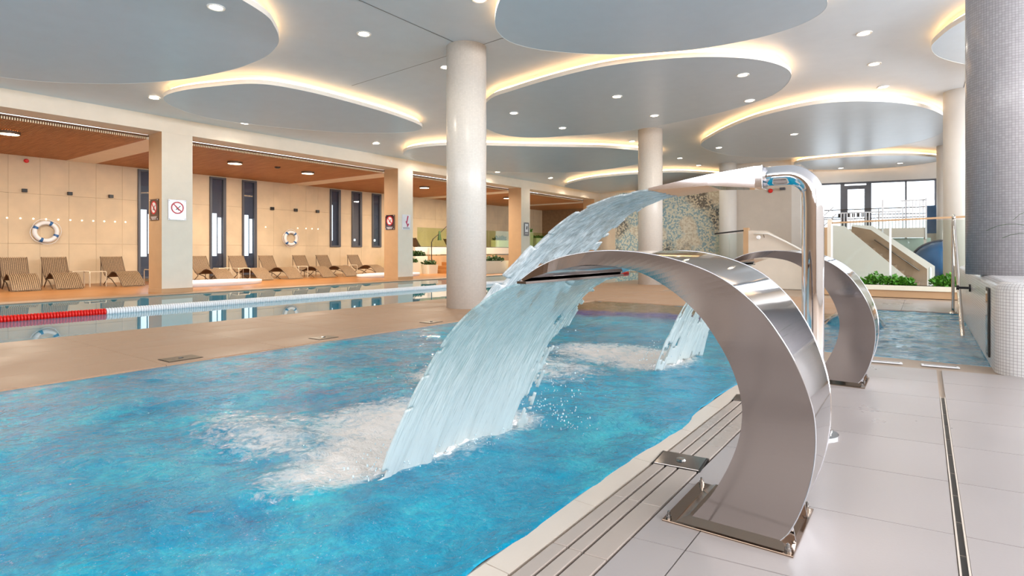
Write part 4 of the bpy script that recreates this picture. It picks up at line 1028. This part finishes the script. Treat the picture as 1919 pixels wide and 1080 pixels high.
# parapet wall with handrail (left stair down) + green glass end
b = B(); prism(b, [(-4.02, 0), (-4.02, 1.62), (-3.55, 1.60), (-2.45, .95), (-2.1, .70), (-2.1, 0)], lambda a, c, s: (a, 17.0+(.18 if s else 0), c))
pw = tag(obj('stair_parapet', b, M['beige']), 'beige stair parapet sloping down to the right behind the two arches', 'parapet')
b = B(); box(b, -4.16, -4.02, 17.0, 17.18, 0, 1.70, .005); obj('end_post', b, M['tan'], pw)
t = thing('stair_handrail', 'pale handrail sloping along the beige stair parapet', 'handrail', (-3.9, 16.9, 0))
b = B(); tube(b, [(.05, 0, 1.52), (.42, 0, 1.52), (.9, 0, 1.27), (1.6, 0, .86)], .028, 10); obj('rail', b, M['white'], t, True)
b = B(); lathe(b, [(.06, -.05), (.045, -.09), (.0005, -.09)], .18, 0, 14, 'y', 1.42); obj('round_light', b, M['plastic'], t)
for k, x in enumerate((.3, 1.2)): b = B(); tube(b, [(x, 0, 1.5 if k == 0 else 1.08), (x, .1, 1.42 if k == 0 else 1.0)], .012, 6); obj('bracket', b, M['bolt'], t)
t = thing('glass_balustrade', 'short green tinted glass balustrade with dark top rail left of the stair parapet', 'balustrade', (-4.5, 16.95, 0))
b = B(); box(b, -.42, -.02, -.008, .008, .02, 1.52); obj('pane', b, M['glass'], t)
b = B(); box(b, -.03, .34, -.008, .008, .02, 1.54); obj('pane', b, M['glass'], t)
b = B(); prism(b, [(-.44, 1.52), (.36, 1.60), (.36, 1.64), (-.44, 1.56)], lambda a, c, s: (a, -.025+(.05 if s else 0), c)); obj('top_rail', b, M['black'], t)
b = B(); box(b, -.44, .36, -.03, .03, -.01, .05); obj('foot_rail', b, M['steel_dark'], t)

# ================================================================== GLASS BALUSTRADE AND PLANT BED (right)
GX0, GX1, GY = -1.80, 1.4, 15.72
t = thing('glass_balustrade', 'long clear glass balustrade with brown handrail above the plant bed', 'balustrade', ((GX0+GX1)/2, GY, 0))
xs_ = [GX0, -.62, .52, GX1]
for x0, x1 in zip(xs_, xs_[1:]):
    b = B(); box(b, x0-(GX0+GX1)/2+.008, x1-(GX0+GX1)/2-.008, -.008, .008, .05, 1.72); obj('pane', b, M['glass'], t)
b = B(); prism(b, [(GX0+.2, 1.70), (GX1+.2, 1.78), (GX1+.2, 1.82), (GX0+.2, 1.74)], lambda a, c, s: (a, -.03+(.06 if s else 0), c)); obj('handrail', b, M['tan'], t)
for x in xs_[:3]:
    b = B(); box(b, x-(GX0+GX1)/2-.02, x-(GX0+GX1)/2+.02, -.02, .02, 0, 1.72); obj('post', b, M['plastic'], t)
t = thing('plant_bed', 'long low stone plant bed with bushy green plants below the glass balustrade', 'plant bed', (-.2, 15.55, 0))
b = B(); box(b, -1.9, 1.2, -.12, .12, .0, .16, .004); obj('plinth', b, M['tan'], t)
b = B(); box(b, -1.9, 1.2, -.16, .14, .16, .27, .006); obj('trough', b, M['planter'], t)
b = B(); box(b, -1.9, 1.2, -.14, .12, .265, .272); obj('soil', b, M['soil'], t)
for k, (x, w, h) in enumerate([(-1.25, .16, .22), (-1.02, .12, .14), (-.68, .22, .30), (-.35, .2, .26), (-.12, .16, .2), (.5, .16, .26), (.68, .12, .3)]):
    b = B(); leaves(b, w, .10, h, 260, .085, 20+k, .02); o = stuff(obj('plant_foliage', b, M['leaf'], t)); o.location = (x+.0, 0, .24)
t = thing('bollard_light', 'thin short white post behind the plant bed in front of the slide', 'post', (.12, 16.3, 0))
b = B(); lathe(b, [(.03, 0), (.03, .62), (.02, .66), (.0005, .67)], 0, 0, 14); obj('post', b, M['plastic'], t)
t = thing('tan_pier', 'tan square pier just right of the upright pipe', 'pier', (-2.15, 16.9, 0))
b = B(); box(b, -.2, .12, -.1, .1, 0, 1.66); obj('shaft', b, M['tan'], t)
b = B(); box(b, .12, .22, -.1, .1, 0, 1.86); obj('edge_post', b, M['cream'], t)
# big white stair with brown inner side
t = thing('white_staircase', 'white walled staircase descending to the right behind the glass', 'stairs', (0, 0, 0))
b = B(); prism(b, [(-2.20, 0), (-2.20, 1.80), (-1.86, 1.76), (-.10, .05), (-.10, 0)], lambda a, c, s: (a, 19.0+(.15 if s else 0), c)); obj('near_wall', b, M['white'], t)
b = B(); prism(b, [(-1.9, 0), (-1.9, 1.80), (-1.40, 1.68), (-.02, .52), (-.02, 0)], lambda a, c, s: (a+.1, 20.35+(.05 if s else 0), c)); obj('inner_face', b, M['brownwall'], t)
b = B(); prism(b, [(-1.9, 0), (-1.9, 1.86), (-1.35, 1.80), (.16, .60), (.16, 0)], lambda a, c, s: (a+.1, 20.4+(.15 if s else 0), c)); obj('far_wall', b, M['white'], t)
for k in range(10):
    b = B(); box(b, -1.9+.18*k, -1.72+.18*k, 19.15, 20.35, 0, 1.6-.16*k); obj('step', b, M['brownwall'], t)
b = B(); tube(b, [(-1.2, 20.28, 1.38), (-.1, 20.28, .47)], .02, 8); obj('handrail', b, M['bolt'], t)
# landing with white balusters
t = thing('landing_railing', 'raised landing edge with many white balusters in front of the far windows', 'railing', (-1.1, 24.0, 0))
b = B(); box(b, -1.4, 1.18, 0, .2, 1.50, 1.84, .005); obj('landing_edge', b, M['beige'], t)
for k in range(26):
    b = B(); box(b, -1.38+.098*k, -1.35+.098*k, .08, .11, 1.84, 2.42 if k < 19 else 2.78); obj('baluster', b, M['plastic'], t)
b = B(); tube(b, [(-1.4, .1, 2.43), (.46, .1, 2.43)], .022, 8); obj('lower_rail', b, M['plastic'], t)
b = B(); tube(b, [(.44, .1, 2.79), (1.18, .1, 2.79)], .022, 8); obj('upper_rail', b, M['plastic'], t)
for x in (-1.38, 1.1):
    b = B(); box(b, x, x+.08, .06, .16, 0, 1.5); obj('support', b, M['beige'], t)
for x in (-.1, 1.14): b = B(); box(b, x, x+.05, -.03, .03, 1.45, 2.85); obj('post', b, M['plastic'], t)
# outer terrace railing seen through the windows (outdoors)
t = thing('terrace_railing', 'grey outdoor terrace railing with two bars beyond the far windows', 'railing', (-1.6, 28.6, 0))
for z in (2.42, 2.82): b = B(); tube(b, [(-2.6, -.1, z), (2.0, .1, z+.02)], .022, 8); obj('bar', b, M['bolt'], t)
for k in range(6): b = B(); tube(b, [(-2.5+.85*k, 0, 1.6), (-2.5+.85*k, 0, 2.84)], .02, 8); obj('upright', b, M['bolt'], t)
b = B(); tube(b, [(-2.3, -1.2, 1.6), (-1.4, -1.0, 2.6)], .022, 8); tube(b, [(-2.6, -1.2, 1.8), (-1.5, -1.0, 2.9)], .022, 8); obj('stair_rail', b, M['plastic'], t)
for k in range(7):
    b = B(); box(b, -1.35+.17*k, -1.25+.17*k, -.9, -.85, 2.45, 2.62); obj('slot_panel', b, M['black'], t)
# lower wall behind stairs, blue panel and tube slide
b = B(); box(b, -1.6, .2, 24.6, 24.75, 0, 1.5); tag(obj('green_glass_wall', b, plain('pale_green_panel', rgb(178, 200, 188), .25)), 'pale green wall panels below the landing', 'wall panel')
t = thing('blue_panel', 'flat blue panel above the slide beside the far slim column', 'panel', (.53, 26.7, 0))
b = B(); box(b, -.46, .47, -.1, .1, 1.7, 2.75); obj('panel', b, M['blue'], t)
b = B(); box(b, -.46, .47, -.1, .1, 0, 1.7); obj('base_wall', b, M['white'], t)
t = thing('tube_slide', 'blue closed tube slide with bolted seam behind the glass balustrade', 'slide', (.55, 22.2, .45))
b = B(); n1 = 24; rings = []
for i in range(13):
    a = PI*.15+PI*.9*i/12; cx, cz = 0, .15; R_, r_ = .02, 0
for i in range(n1+1):
    ph = PI*i/n1
    rings.append([b.verts.new((math.cos(th_)*.85*math.sin(ph), -.9*math.cos(ph), .28+math.sin(th_)*.62*math.sin(ph)**.6)) for th_ in [2*PI*k/28 for k in range(28)]])
for p, q2 in zip(rings, rings[1:]):
    for k in range(28): b.faces.new((p[k], p[(k+1) % 28], q2[(k+1) % 28], q2[k]))
bmesh.ops.remove_doubles(b, verts=b.verts, dist=1e-4); obj('shell', b, M['blue'], t, True)
b = B(); tube(b, [(math.cos(a)*.87, -.1, .28+math.sin(a)*.64) for a in [PI*k/18 for k in range(19)]], .03, 8); obj('flange', b, M['steel_dark'], t)
b = B(); box(b, -.3, .3, -.3, .3, -.455, -.25, .01); obj('cradle', b, M['steel_dark'], t)
for k in range(8): b = B(); cyl(b, -.75+.2*k, -.86+abs(k-3.5)*.08, .25, .30, .025, 8); obj('seam_bolt', b, M['plastic'], t)
# bubbling mound in the small pool seen through the far arch
v = []; f = []
for i in range(25):
    for j in range(25):
        a, c = i/12-1, j/12-1; d = max(0, 1-a*a-c*c); v.append((a*.35, c*.5, d**.5*.17+nz(a*3, c*3, 2)*.03*(d > 0)-.02))
for i in range(24):
    for j in range(24): f.append((i*25+j, (i+1)*25+j, (i+1)*25+j+1, i*25+j+1))
o = pyobj('water_dome', v, f, M['water_spa'], None, True); o.location = (-.80, 9.6, 0); tag(o, 'smooth teal dome of bubbling water seen through the far arch', 'water')
